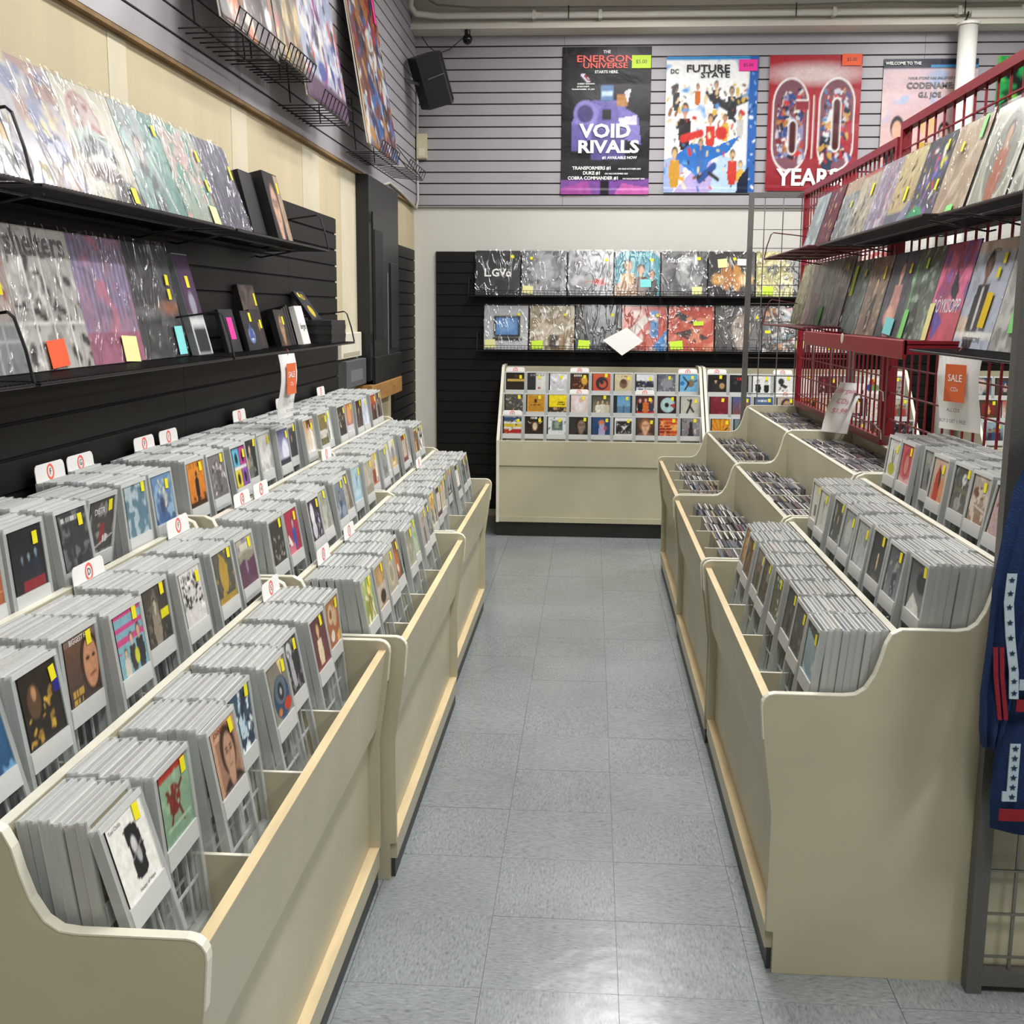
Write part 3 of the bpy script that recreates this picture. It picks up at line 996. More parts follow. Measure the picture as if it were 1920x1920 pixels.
    ('L3', 1, 1): ('bg 8a8e8c 9a9e9c;cl 6a6e6c .1 .6', 'plain grey'),
    ('L3', 1, 2): ('bg c8c8c4;p e0e0dc .2 .1 .8 .1 .6 .9 .3 .9', 'white streaked'),
    ('R1', 0, 0): ('bg 9ab0b8 7a9aac;p 3a4448 0 0 1 0 1 .3 0 .14;cl a8bcc4 .08 .55', 'pale blue sky'),
    ('R1', 0, 1): ('bg 4a4c50 3a3c40;cl 6a6c70 .14 .55', 'charcoal'),
    ('R1', 0, 2): ('bg 3a3a3c 58595a;f .5 .3 .65 7a7470 2a2a2c', 'dark grey'),
    ('R1', 0, 4): ('bg 4a4440 3c3836;r .5 .1 .9 .45 8a8480;cl 6a6058 .2 .6', 'brown-black'),
    ('R1', 0, 7): ('bg b0844c 9a7040;e .4 .5 .24 .3 c89a58;cl 6a4a30 .14 .62', 'ochre'),
    ('R1', 0, 6): ('bg 5a4a3c;cl a87840 .14 .6', 'dark amber'),
    ('R1', 1, 0): ('bg 46484c 8a8c8e;p e0e0dc .0 .95 .3 .6 .7 .8 .8 1 0 1;e .7 .35 .3 .2 2c2e30 3', 'black and white landscape'),
    ('R1', 1, 1): ('bg 4a5058 7a8084;f .55 .2 .75 a8a49c 3a3e44;cl 9a9ea0 .14 .62', 'slate with standing figure'),
    ('R1', 1, 2): ('bg 2c3036 3c4046;e .5 .6 .05 .16 d8c088;e .5 .45 .04 .05 f0e0b0;r .3 .85 .7 1 5a5048', 'black candle-lit'),
    ('R1', 1, 3): ('bg a0a4a4 b0b4b4;cl 8a8e8e .1 .55', 'misty grey'),
    ('R1', 1, 4): ('bg 8a9090;e .5 .5 .3 .3 b0b4b0 3', 'silver-grey'),
    ('R1', 1, 5): ('bg 4a4c48;cl 9a9c94 .14 .55;f .5 .3 .7 b8a898 4a4a48', 'grey-green portrait'),
    ('R1', 1, 6): ('bg c0c2b8;l 3a3a38 .015 .5 .3 .5 .8;e .5 .3 .1 .1 8a8c80', 'light sketch'),
    ('R1', 1, 7): ('bg c8c8bc d0d0c4;r .35 .55 .6 .85 6a6a60', 'ivory with small dark panel'),
    ('R1', 2, 7): ('bg d0d0cc c8c8c0;e .45 .78 .3 .16 a8a82c;l 3a3a3a .04 .4 .3 .45 .6;l 5a5a58 .03 .6 .3 .55 .6;tx .06 .05 .3 .8 8a8a88', 'white with yellow-green bloom'),
    ('R1', 2, 6): ('bg b84a50 c06a70;e .5 .45 .3 .36 a83a44;e .5 .5 .18 .24 c88078;p d0a0a0 0 .8 .5 .9 1 .75 1 1 0 1', 'red and pink'),
    ('R1', 2, 5): ('bg 8a8a84 7c7c78;e .5 .6 .2 .3 4a4a48;e .48 .35 .1 .12 9a9a94;r .08 .08 .4 .3 a0a098', 'grey monochrome'),
    ('R1', 2, 4): ('bg c0a898 b09078;p b03a28 .2 1 .25 .4 .45 .1 .65 .5 .6 1;p 2a2420 .45 .2 .6 .3 .6 .7 .5 .6;e .8 .7 .2 .3 c88a60 2', 'red robed'),
    ('R1', 2, 3): ('bg 4a4c48 5a5a54;e .6 .25 .14 .12 c8ccc8;l c8c8c0 .02 .55 .35 .5 .9;e .4 .8 .2 .14 9a9c98;r .1 .45 .9 .55 6a6850;cl 7a7c78 .2 .62', 'dim room'),
    ('R1', 2, 2): ('bg a8a098 8a6a4c;e .5 .35 .4 .12 6a4c34;cl c8bcae .14 .5;l d0c8bc .02 0 .6 1 .7', 'tan draped'),
    ('R1', 2, 1): ('bg c0a8a4 b09494;s 20 8a4a50 d8c8c4', 'dusty pink'),
}.items()}
RACK1 = {k: (v[0] + N_, v[1]) for k, v in {
    (2, 0): ('bg 241c14 2c2016;r 0 .36 1 .5 b08a34;r 0 .4 1 .44 e0c870;e .5 .2 .12 .08 4a3a24', 'black and gold'),
    (2, 1): ('bg 2c2c2e;r .42 0 1 1 d8d8d4;tx .06 .12 .12 .9 8a8a88;e .6 .85 .08 .06 b04a4a', 'half black half white'),
    (2, 2): ('bg d0d0d4 c4c4c8;cl f0f0f2 .12 .5;cl a8a8b0 .14 .64', 'silvery white'),
    (2, 3): ('bg 3a1c18 4a2418;s 26 8a4a24 c88a30 5a2c20 @.1,.25,.95,.9;e .72 .4 .16 .24 d0a03a;tx .06 .14 .05 .6 e0d8c8', 'dark red with gold figure'),
    (2, 4): ('bg c85a34 c0503a;e .5 .55 .34 .36 2c2430;e .55 .6 .2 .2 c0583a;e .5 .5 .1 .12 2c2430', 'orange with dark mask'),
    (2, 5): ('bg d0c4a0 c8bc98;e .5 .58 .22 .24 7a5a44;e .5 .44 .18 .14 5a3c2c;tx .1 .1 .3 .7 a04a30', 'cream with brown head'),
    (2, 6): ('bg d8dce0;r 0 .4 1 .75 2a2c38;s 24 1a1a20 3a4a80 d0b8a0 @.05,.35,.95,.75;tx .82 .09 .1 .9 2a3a6a', 'white with dark line-up'),
    (2, 7): ('bg 5a6070 6a6c78;s 46 a8a4a0 3a3c48 c8c0b0 7a6a60;e .5 .5 .3 .3 8a8a90 3', 'blue-grey ornate'),
    (2, 8): ('bg 5aa0d0 78b4d8;e .6 .5 .2 .2 7a6a4c;l 1c1c20 .04 .2 .15 .5 .5 .3 .85;e .15 .5 .12 .12 2a70b8;l 1c1c20 .03 .8 .4 1 .3', 'sky blue with bird shapes'),
    (1, 0): ('bg 5a564e 4a463e;s 40 b0aca0 8a867c 2a2824 d0ccc0', 'sepia crowd'),
    (1, 1): ('bg c08a28 b88224;frame d0a040 .08;r .4 .26 .54 .46 3a2410;tx .55 .06 .2 .8 6a4210', 'gold'),
    (1, 2): ('bg e8d018;r 0 .68 1 1 3a2c20;s 16 d0a060 c8c0b0 8a4a30 @.05,.7,.95,.98;tx .4 .07 .5 .9 2a2410;tx .5 .07 .45 .9 2a2410', 'bright yellow'),
    (1, 3): ('bg d8c8c4 d0bcb8;e .5 .55 .3 .4 e0d8d8 3;e .55 .3 .12 .14 c8a898 2', 'pale pink'),
    (1, 4): ('bg 3a3c30 8a8a70;f .3 .3 .7 d0b090 e0dcd0;f .55 .25 .75 c8a888 d8d0c0;f .8 .3 .7 c0a080 c8c0a8', 'green with white-clad trio'),
    (1, 5): ('bg 5a98c8 88b0c8;r 0 .6 1 1 5a80a0;l 2a2c30 .02 .5 .55 .5 .95;r 0 0 .15 1 20242c;r .85 0 1 1 2a3440', 'blue sea and sky'),
    (1, 6): ('bg 2a1c1c c03030;r 0 .55 1 .8 c8c4c0;f .2 .15 .75 c8b0a0 1c1c1e;f .5 .12 .8 d0a080 c86a28;f .8 .15 .75 c8b0a0 3a3a4a', 'red and black trio'),
    (1, 7): ('bg 3a1c1e 2c1416;e .5 .5 .38 .4 a8c8c8;e .45 .5 .12 .13 1c1418;p a83030 .6 .5 .9 .4 .85 .7', 'maroon with pale disc'),
    (1, 8): ('bg b8b4aa c0bcb0;e .55 .22 .06 .07 1c1a18;l 1c1a18 .05 .55 .3 .5 .55 .35 .9;l 1c1a18 .05 .5 .55 .7 .85;l 1c1a18 .03 .55 .32 .38 .2', 'beige with black dancer'),
    (0, 0): ('bg d8d8d4;r 0 .05 1 .3 2a4a6a;r 0 .42 1 .6 c8b020;r 0 .7 1 .95 a82424;s 26 1c3048 8a8a3a 5a1818 e0e0d8', 'blue, yellow and red striped'),
    (0, 1): ('bg 1c1814 2c2218;p 5a3a20 .25 .3 .75 .3 .6 .8 .4 .8;e .5 .55 .12 .2 d0c0a0;p d8ccb0 .1 .25 .3 .4 .2 .4;p d8ccb0 .9 .25 .7 .4 .8 .4;tx .04 .12 .15 .85 e0dcd0', 'black bull-head'),
    (0, 2): ('bg d4d8d8;r .22 .22 .8 .75 5a6c6a;e .5 .45 .16 .2 8a9a80;cl 3a4a4c .2 .68', 'white with small green picture'),
    (0, 3): ('bg 2c2826 3a3430;face 8a7464 241c18 1a1614 .6', 'dark half-lit portrait'),
    (0, 4): ('bg 2a4a78 204068;e .5 .3 .16 .14 c87a4a;p a8a0c0 .38 .4 .64 .4 .7 .95 .34 .95;e .7 .6 .08 .12 b04a5a', 'blue with lilac figure'),
    (0, 5): ('bg e0e0de;r .08 .2 .92 .9 2a2a2a;s 40 c8c8c8 8a8a8a 1a1a1a e0e0e0 @.1,.25,.9,.85', 'white-bordered monochrome'),
    (0, 6): ('bg 5a4438 3c2e28;face d8a888 8a5a34 7a5a50 .45', 'brown-haired woman'),
    (0, 7): ('bg c84a24 b83a20;cl e8b060 .12 .5;cl 8a2418 .14 .56;st d8905a 6 .2', 'fiery orange'),
    (0, 8): ('bg 8a8488 787478;e .5 .3 .1 .12 2c2a2c;p 2c2c30 .35 .95 .42 .4 .58 .4 .65 .95;s 20 a03a44 5a585c c8c4c4', 'grey tower'),
}.items()}
RACK2 = {k: (v[0] + N_, v[1]) for k, v in {
    (2, 0): ('bg 1c1814 241e1a;f .38 .2 .8 c8a890 2a2624;e .38 .26 .2 .06 0c0a08;e .72 .62 .14 .16 b08a60', 'black with hatted man'),
    (2, 1): ('bg 1a1a1c;tx .15 .16 .2 .9 b82a2a;cl 3a3a3c .12 .6', 'black with red lettering'),
    (2, 2): ('bg e0e0de;f .3 .25 .75 c8c8c8 1a1a1c;f .75 .3 .7 d0d0d0 1a1a1c', 'stark black-and-white pair'),
    (2, 3): ('bg dcdcd8;e .35 .35 .16 .18 2a2a2c;p 2a2a2c .3 .4 .7 .6 .6 .75 .3 .6;s 10 2a2a2c 5a5a5a @.2,.6,.7,.95', 'white with black bird'),
    (2, 4): ('bg e4e0d8;r .7 0 .85 1 5a4a5a', 'plain white'),
    (2, 5): ('bg 2a2424;s 30 b03030 e0dcd8 5a5a5c', 'black and red scribbled'),
    (2, 7): ('bg e4e4e0;e .5 .35 .2 .2 b03a34;e .36 .62 .2 .2 3a4a8a;e .64 .62 .2 .2 5a9a4a', 'white with three coloured discs'),
    (1, 0): ('bg 7a2430 6c1e2a;cl 8a3440 .1 .55', 'plain maroon'),
    (1, 1): ('bg 4a5a8a 7a4a3c;e .6 .5 .2 .2 c8703a 3', 'blue to orange'),
    (1, 2): ('bg 4a6488 3c5478;tx .15 .12 .1 .9 e0e4e8;r .25 .5 .75 .7 7a94b0', 'blue with white lettering'),
    (1, 3): ('bg b8a898;face c09a80 2a1c18 2c2c30', 'dark-haired portrait'),
    (0, 0): ('bg d8942c;ra c07818 .5 1 22;e .3 .75 .1 .1 1c1810;e .6 .78 .14 .14 1c1810;e .6 .78 .07 .07 e0dcd0;l 1c1810 .03 .7 .6 .85 .5', 'orange sunburst'),
}.items()}
CARDSPOS = [('L1', 1, 4, 'D'), ('L1', 0, 7, 'E'), ('L1', 1, 7, 'F'), ('L1', 2, 4, 'D'), ('L1', 2, 6, 'F'), ('L1', 2, 7, 'G'), ('L2', 2, 1, 'F'), ('L2', 2, 2, 'I'), ('L2', 2, 6, 'J'), ('L2', 1, 1, 'G'), ('L2', 1, 2, 'H'), ('L2', 0, 1, 'E'), ('L2', 0, 3, 'I'), ('L2', 1, 7, 'J'), ('L3', 2, 1, 'I'), ('L3', 2, 5, 'T'), ('L3', 0, 4, 'R'), ('R1', 2, 3, 'I'), ('R1', 2, 2, 'J'), ('R1', 2, 1, 'D')]

WORDS = {('L1', 0, 0): [('House of Hope', .0085, BLACKINK, .012, .1795), ('Toni Childs', .0085, GREYINK, -.03, .2815)],
         ('L1', 0, 2): [('JOHNNY CASH', .0135, mat('brick_red_ink', '7a3028', .5), .004, .2805)],
         ('L1', 1, 2): [('BIGGEST HITS', .0135, WHITEINK, .006, .2815)],
         ('L1', 2, 5): [('DISTR', .019, WHITEINK, -.008, .265), ('lin', .019, WHITEINK, .03, .205)]}


TIERN = ['low', 'middle', 'top']
slots = []    # every keeper: (is_front, size score, matrix, key, k)
rk = random.Random(5)
for key in ('L1', 'L2', 'L3', 'R1'):
    s, xf, y0, y1, nm = BINS[key]
    cw = (y1 - y0 - .036) / 4
    for tier, (u0, u1, zf) in enumerate(tiers(key)):
        for col in range(8):
            yc = y0 + .018 + cw * (col // 2) + cw / 2 + (-.0775 if col % 2 == 0 else .0775)
            a = math.radians(rk.uniform(5, 9))
            n = rk.choice((8, 9, 9)) if tier < 2 else rk.choice((11, 12, 12))
            if (key, tier, col) == ('L1', 2, 5):
                a = math.radians(-7)
                n = 8
            if (key, tier, col) == ('L1', 0, 0):
                n = 7
            base = u1 - .012 - KH * abs(math.sin(a))
            u = base
            dz = 0
            for k in range(n):
                front = k == n - 1
                aa = a
                if front:
                    ex = math.radians(rk.choice((0, 1, 6, 9, 12)) if key == 'L1' else rk.choice((0, 0, 2, 4, 8)))
                    if key == 'L1' and tier == 0:
                        ex = math.radians((14, 0, 10, 1, 4, 3, 6, 0)[col])
                    if a < 0:
                        ex = 0
                    aa = a + ex
                    room = u - (.08 if tier == 0 else u0 + .012)
                    ex = max(0, min(ex, math.asin(max(0, room) / KH)))
                    aa = a + ex
                    uu = u - KH * math.sin(ex) * .98
                else:
                    uu = u
                dz = rk.uniform(-.001, .006) if not front else 0
                yj = rk.uniform(-.003, .003)
                M = T(xf + s * uu, yc + yj, zf + .002 + dz + math.sin(aa) * KT / 2, PI / 2 if s < 0 else -PI / 2, aa)
                px = [project(M @ Vector((q, 0, z))) for q in (-KW / 2, KW / 2) for z in (.15, KH)]
                xm = sum(q[0] for q in px) / 4
                ym = sum(q[1] for q in px) / 4
                if max(q[0] for q in px) < -160 or xm > 2080 or ym > 2150:
                    u -= KT + .0004
                    continue
                vis = 0 < xm < 1920
                slots.append((front, (1 / px[0][2] ** 2) * (1 if vis else .05), M, (key, tier, col), n - 2 - k, (xm, ym)))
                u -= KT + rk.choice((.0003, .0004, .0015)) + (.004 if rk.random() < .08 else 0)
RACKN = 27 + 27 + 9
fr = [q for q in slots if q[0]]
bk = sorted([q for q in slots if not q[0]], key=lambda q: -q[1])
NIND = max(0, 300 - RACKN - len(fr))
FRONTPX = {}
for (f, sc_, M, key, k, px) in fr:
    spec = COVERS.get(key)
    r = random.Random(fhash(str(key)))
    if spec is None:
        spec = random_art(r)
    s, d = spec
    FRONTPX[key] = px
    kt = keeper(M, f'CD with {d} cover fronting {ORD[key[2]]} row, {TIERN[key[1]]} tier, {BINS[key[0]][4]} bin', s, n=40 if key[0] in ('L1', 'R1') else 28)
    for (tx_, sz_, m_, x_, z_) in WORDS.get(key, ()):
        text(tx_, sz_, m_, kt, x_, z_, -.0061)
for (f, sc_, M, key, k, px) in bk[:NIND]:
    keeper(M, f'{ORD[k]} clear CD keeper behind the front one, {ORD[key[2]]} row, {TIERN[key[1]]} tier, {BINS[key[0]][4]} bin', None, f'keepers filed in row {key[2] + 1} of the {TIERN[key[1]]} tier of the {BINS[key[0]][4]} bin')
# all the rest, too many to list singly
sb = MB()
cols = []
for (f, sc_, M, key, k, px) in bk[NIND:]:
    keeper_frame(sb, M, 0, 2)
    cs = random.Random(fhash(str(px))).choice(EDGECOLS)
    n0 = len(sb.v)
    keeper_case(sb, M, 1)
    cols.append((n0, cs))
me = sb.mesh('cd_keepers', [MILK, EDGE, MILKO])
ca = me.color_attributes.new('Col', 'FLOAT_COLOR', 'POINT')
arr = np.ones((len(sb.v), 4), np.float32)
for n0, c in cols:
    arr[n0:n0 + 8, :3] = lin(c)
ca.data.foreach_set('color', arr.ravel())
o = tag(put('cd_keepers', me), 'rows of clear CD keepers filed behind the front ones in the farther bins', 'CD cases')
o['kind'] = 'stuff'


# ---------------------------------------------------------------- back wall CD racks
RACKF = [(7.47, .502), (7.605, .638), (7.745, .776)]


def make_rack(label, x0, ncol, nm, covers, skip=()):
    W = .04 + ncol * .1475
    t = thing('cd_rack', label, 'display rack', Matrix.Translation((x0, 7.37, 0)))
    side = [(0, .097), (0, .64), (.02, .66), (.44, 1.10), (.50, 1.115), (.70, 1.115), (.70, .097)]
    for a in (0, W - .018):
        e = MB().prism(side, a, a + .018, 'x').build('end_panel', CREAM, t)
        MB().prism([(-.0015, .097), (-.0015, .645), (.0, .645), (.0, .097)], a - .0005, a + .0185, 'x').build('edge_band', TRIM, e)
        r = MB()
        r.prism([(.0, .642), (.018, .662), (.44, 1.102), (.5, 1.117), (.5, 1.113), (.44, 1.098), (.02, .658), (.004, .64)], a - .0006, a + .0186, 'x')
        r.build('edge_band', TRIM, e)
    MB().box(.018, W - .018, .004, .022, .477, .64).build('upper_panel', CREAM, t)
    MB().box(.018, W - .018, .016, .03, .13, .475).build('lower_panel', CREAM, t)
    MB().box(.018, W - .018, .008, .03, .098, .132).build('base_rail', CREAM, t)
    MB().box(.018, W - .018, .004, .024, .64, .642).build('edge_band', TRIM, t)
    MB().box(0, W, .03, .05, 0, .097).box(0, .012, .05, .7, 0, .097).build('kick_board', KICK, t)
    MB().box(.018, W - .018, .685, .70, .1, 1.1).build('back_board', CREAM, t)
    for k, (y, z) in enumerate(RACKF):
        MB().box(.018, W - .018, y - 7.37 - .02, y - 7.37 + .10, z - .012, z).build('shelf', CREAM, t)
        for c in range(ncol):
            if (k, c) in skip:
                continue
            a = math.radians(7)
            sp = covers.get((k, c))
            if sp is None:
                sp = random_art(random.Random(fhash(nm + str((k, c)))))
            keeper(T(x0 + .02 + (c + .5) * .1475, y, z + .002, 0, a), f'CD with {sp[1]} cover, {ORD[c]} in {["bottom", "middle", "top"][k]} row, {nm} rack', sp[0], n=26, stick=(rnd.uniform(.02, .045), rnd.uniform(.245, .266)))
    return t


make_rack('cream CD rack of face-out CDs facing down the aisle', -.612, 9, 'aisle-end', RACK1)
make_rack('cream CD rack standing right of the aisle-end rack, behind grey grid', .765, 9, 'second', RACK2)
make_rack('cream CD rack beyond the white post, seen through the red grid', 2.52, 3, 'third', {})


# ---------------------------------------------------------------- bargain CDs standing loose in the two far right bins
def jewel(b, M=None, m0=0, m1=1):
    w, h, t = .071, .125, .0051
    b.box(-w, w, -t, -t + .0024, 0, h, m0, M)
    b.box(-w, w, t - .0024, t, 0, h, m0, M)
    b.box(-w + .001, w - .001, -t + .0024, t - .0024, .001, h - .0015, m1, M)
    return b


JM = jewel(MB()).mesh('loose_cd', [CLEARP, SPINE_R])
cds = []
rj = random.Random(8)
for key in ('R2', 'R3'):
    s, xf, y0, y1, nm = BINS[key]
    for tier, (u0, u1, zf) in enumerate(tiers(key)):
        nrow = 8
        for row in range(nrow):
            yc = y0 + .018 + (y1 - y0 - .036) * (row + .5) / nrow + rj.uniform(-.004, .004)
            u = u0 + .012 + (.0 if tier else .02)
            end = u1 - .01 if rj.random() < .75 else u1 - rj.uniform(.02, .08)
            if tier == 2:
                end = min(end, u0 + .24)
            ci = 0
            while u < end:
                ln = math.radians(rj.uniform(-3, 7))
                M = T(xf + s * u, yc + rj.uniform(-.003, .003), zf + .004 + rj.choice((0, 0, .002, .005)), -PI / 2, ln)
                cds.append((tier + (10 if key == 'R3' else 0) + row * .01, M, (key, tier, row, ci)))
                ci += 1
                u += .0107 + rj.choice((0, 0, 0, .0012, .003))
cds.sort(key=lambda q: q[0])
for (_, M, key) in cds[:300]:
    o = put('loose_cd', JM, M=M)
    tag(o, f'{ORD[key[3]]} loose CD from the aisle, {ORD[key[2]]} row, {TIERN[key[1]]} tier, {BINS[key[0]][4]} bargain bin', 'CD', f'loose CDs in row {key[2] + 1}, {TIERN[key[1]]} tier, {BINS[key[0]][4]} bin')
jb = MB()
cols = []
for (_, M, key) in cds[300:]:
    n0 = len(jb.v)
    jewel(jb, M)
    cols.append((n0, rj.choice(['e8e6e0', '2a2a2c', 'cfcac4', '4a4648', 'b8b2ae', '6d676a', '8a8480', 'd8d4cc', '7a3a44', 'b9a060', '3d5a78', '1d1c1e'])))
me = jb.mesh('loose_cds', [CLEARP, EDGE])
ca = me.color_attributes.new('Col', 'FLOAT_COLOR', 'POINT')
arr = np.ones((len(jb.v), 4), np.float32)
for n0, c in cols:
    arr[n0:n0 + 24, :3] = lin(c)
ca.data.foreach_set('color', arr.ravel())
o = tag(put('loose_cds', me), 'rows of loose CDs filling the farther bargain bin tiers', 'CDs')
o['kind'] = 'stuff'


# ---------------------------------------------------------------- records, shelves
NOTE = {'y': YEL, 'p': PALEY, 'a': AQUA, 'g': GRN, 'o': ORG, 'k': PNK, 'l': LIME, 'd': GOLD, 'w': WHITEP}
JACKET = mat('dark_record_jacket_edge', '1a1818', .5)
FILMS = []
for i in range(3):
    nz = np.random.RandomState(i + 3)
    b = MB()
    N = 9
    for r in range(N):
        for c in range(N):
            ed = 1 if 0 < r < N - 1 and 0 < c < N - 1 else 0
            b.v.append(((c / (N - 1) - .5) * .322, -.0052 - ed * .0016 * nz.rand(), r / (N - 1) * .322))
    for r in range(N - 1):
        for c in range(N - 1):
            b.f.append((r * N + c, r * N + c + 1, (r + 1) * N + c + 1, (r + 1) * N + c))
            b.m.append(0)
    FILMS.append(b.mesh('plastic_sleeve', FILM, True))
JME = MB().box(-.156, .156, -.002, .002, .0, .313).mesh('jacket', JACKET)


def record(M, label, spec, notes=(), n=44, group=None, words=()):
    """12 inch record: jacket, printed cover, clear outer sleeve, price notes"""
    t = thing('record', label, 'record', M, group)
    j = put('jacket', JME, t)
    put('cover', print_mesh(spec, .311, .311, n, n, PRINT, z0=.001), j, (0, -.0023, 0))
    put('plastic_sleeve', FILMS[rnd.randrange(3)], t, (0, 0, 0))
    for (k, x, z, w_, h) in notes:
        MB().box(-w_ / 2, w_ / 2, -.0008, 0, 0, h).build('price_note', NOTE[k], t).matrix_local = Matrix.Translation((x, -.0075, z)) @ Matrix.Rotation(rnd.uniform(-.1, .1), 4, 'Y')
    for (s, size, m, x, z, *r) in words:
        text(s, size, m, t, x, z, -.0030, **(r[0] if r else {}))
    return t


def wire_shelf(label, M, L, depth, m=WIRE, lip=0, loops=(1, 1), solid=False, sp=.0165, name='wire_shelf'):
    """wire shelf: local x along its length, front at -y, deck at z=0"""
    t = thing(name, label, 'shelf', M)
    b = MB()
    if solid:
        b.box(0, L, -depth, 0, -.002, 0)
        for x in np.arange(.02, L, .3):
            b.box(x, x + .006, -depth, 0, -.006, -.002)
    else:
        for x in np.arange(sp, L, sp):
            b.box(x - .0012, x + .0012, -depth, 0, -.0014, .0012)
    b.build('deck', m, t)
    r = MB()
    for y in (-depth, -depth * .5, -.003):
        r.tube([(0, y, -.004), (L, y, -.004)], .0034, 6)
    for x in (0, L):
        r.tube([(x, -depth, -.004), (x, 0, -.004)], .0034, 6)
    r.build('rim', m, t)
    if lip:
        g = MB()
        for z in (lip * .5, lip):
            g.tube([(0, -depth, z), (L, -depth, z)], .0017, 5)
        for x in np.arange(0, L + .001, .024):
            g.box(x - .0012, x + .0012, -depth - .0012, -depth + .0012, 0, lip)
        g.build('front_lip', m, t)
    for s, x in zip(loops, (0, L)):
        if s:
            MB().tube([(x, -depth, 0), (x, -depth + .012, .06), (x, -depth + .03, .118), (x, -depth + .042, .128), (x, -.03, .105), (x, 0, .1)], .0032, 6).build('end_loop', m, t)
    for x in (L * .12, L * .88):
        MB().tube([(x, -depth * .75, -.006), (x, -.02, -.035), (x, 0, -.03)], .003, 5).build('bracket', m, t)
    return t


XS = XL + .021
for (y0, y1, z, lab, lp_) in ((.95, 2.02, 1.712, 'black wire shelf high on left wall, nearest, under the rainbow record', (0, 1)), (2.05, 3.18, 1.712, 'black wire shelf high on left wall under the mosaic-faced records', (0, 0)), (3.2, 4.33, 1.712, 'black wire shelf high on left wall ending beside the boxed set', (0, 1)),
                             (.9, 2.0, 1.352, 'lower black wire shelf on left wall nearest the camera', (0, 1)), (2.02, 3.15, 1.352, 'lower black wire shelf on left wall under the comic-grid record', (0, 0)), (3.17, 4.82, 1.352, 'lower black wire shelf on left wall holding small boxed sets', (1, 1))):
    wire_shelf(lab, T(XS, y0, z, PI / 2), y1 - y0, .245 if z > 1.5 else .235, loops=lp_)

LREC_UP = [
    (1.93, 'mountain landscape under a rainbow band', 'bg d8e0da cfd8d4;r 0 .45 1 .62 d8785a;r 0 .56 1 .66 d8b06a;r 0 .4 1 .46 c8d0b8;p 8a8a88 0 1 0 .72 .2 .66 .45 .78 .7 .64 1 .74 1 1;cl 6a6a6a .3 .62;n .1 .5', [('y', .06, .22, .02, .02)]),
    (2.245, 'hazy blue and red painted', 'bg c8c4c8 8a7c90;cl 8088b0 .12 .45;cl b08a80 .1 .55;cl d0c090 .16 .62;n .12 .5', []),
    (2.555, 'cream plates-and-record', 'bg d8d0bc;e .4 .28 .26 .2 b98a80;e .4 .28 .22 .16 c8b8b0;s 24 a03a3a c8b0a8 @.22,.14,.6,.42;e .42 .48 .34 .12 9ab0a0;e .44 .58 .33 .16 3a3c48;e .46 .66 .3 .1 d8d0c0;e .46 .7 .3 .08 6a4a48;e .75 .92 .3 .2 3a3a3e;n .08 .4', [('y', .1, .03, .03, .04)]),
    (2.87, 'grey crowd in a green room', 'bg a8b0b0 6a7070;f .35 .25 .75 c8b0a0 4a4c50;r .55 0 1 1 6a9a90;cl 8ab0a8 .2 .5;l c8d8d4 .02 .5 .4 .8 1;n .15 .4', [('y', .1, .25, .02, .03)]),
    (3.17, 'pale green with flowers', 'bg c0ccc0 a8b8a8;e .5 .3 .4 .25 d0b8b0;cl 6aa090 .14 .5;cl d8a898 .22 .62;n .1 .4', [('y', .12, .22, .02, .035), ('y', .12, .13, .018, .035), ('p', .09, .02, .06, .06)]),
    (3.47, 'dark violet-grey streaked', 'bg 7a7a8a 5a5a6a;cl 8a8498 .2 .5;cl 4a4858 .3 .6;vt 6a6678 9 .4;n .2 .5', [('y', .12, .2, .018, .045)]),
]
for i, (y, d, s, nt) in enumerate(LREC_UP):
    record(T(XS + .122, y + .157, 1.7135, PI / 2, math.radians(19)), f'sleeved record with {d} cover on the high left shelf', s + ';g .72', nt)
record(T(XS + .122, 1.63 + .157, 1.7135, PI / 2, math.radians(19)), 'sleeved pale record half cut off at the left edge, high shelf', 'bg dce4e0;cl b8c8c0 .2 .5;n .1 .5', ())
LREC_LO = [
    (1.955, 'grey grid with an oval badge', 'bg 8a8e8e 7a8082;vt a8acac 18 .12;st a8acac 18 .12;e .42 .72 .24 .2 d8d0c4;p c8603a .05 .5 .2 .35 .25 .42 .1 .6;e .8 .3 .3 .36 b8a8a0;s 30 e8e4dc a03a30 2a2a2c c8a040 @.55,.05,1,.5;n .1 .5', [('y', .08, .21, .025, .035), ('y', .1, .16, .03, .035)], ()),
    (2.265, 'black and white comic panels', 'bg d8d5d0;r 0 .16 1 1 b8b5b0;s 70 3a3a3a 8a8a88 e8e6e0 2a2a2a @.03,.2,.97,1;vt e8e6e2 4 .05;st e8e6e2 6 .05;r 0 0 1 .17 d5d2cd;n .08 .5', [('o', -.02, .005, .085, .06)], (('shelters', .085, GREYINK, 0, .275, {'bold': .02}),)),
    (2.575, 'purple and pink cascading', 'bg 7a7088 8a6a80;vt 9a8cb0 13 .5;cl a08098 .14 .5;cl c07a90 .1 .62;r 0 .75 1 1 a06078;n .2 .4', [('p', .06, .0, .09, .065)], ()),
    (2.885, 'smoky black with an amber smear', 'bg 3e3f44 2c2d31;cl 54555c .12 .6;e .8 .56 .22 .05 a8683a 3;e .3 .6 .2 .03 8a8a88 3;n .25 .4', [('y', .1, .2, .022, .03), ('y', .1, .16, .022, .03), ('a', .11, .005, .06, .08)], ()),
]
for i, (y, d, s, nt, wd) in enumerate(LREC_LO):
    record(T(XS + .09, y + .157, 1.354, PI / 2, math.radians(11)), f'sleeved record with {d} cover on the lower left shelf', s, nt, words=wd)


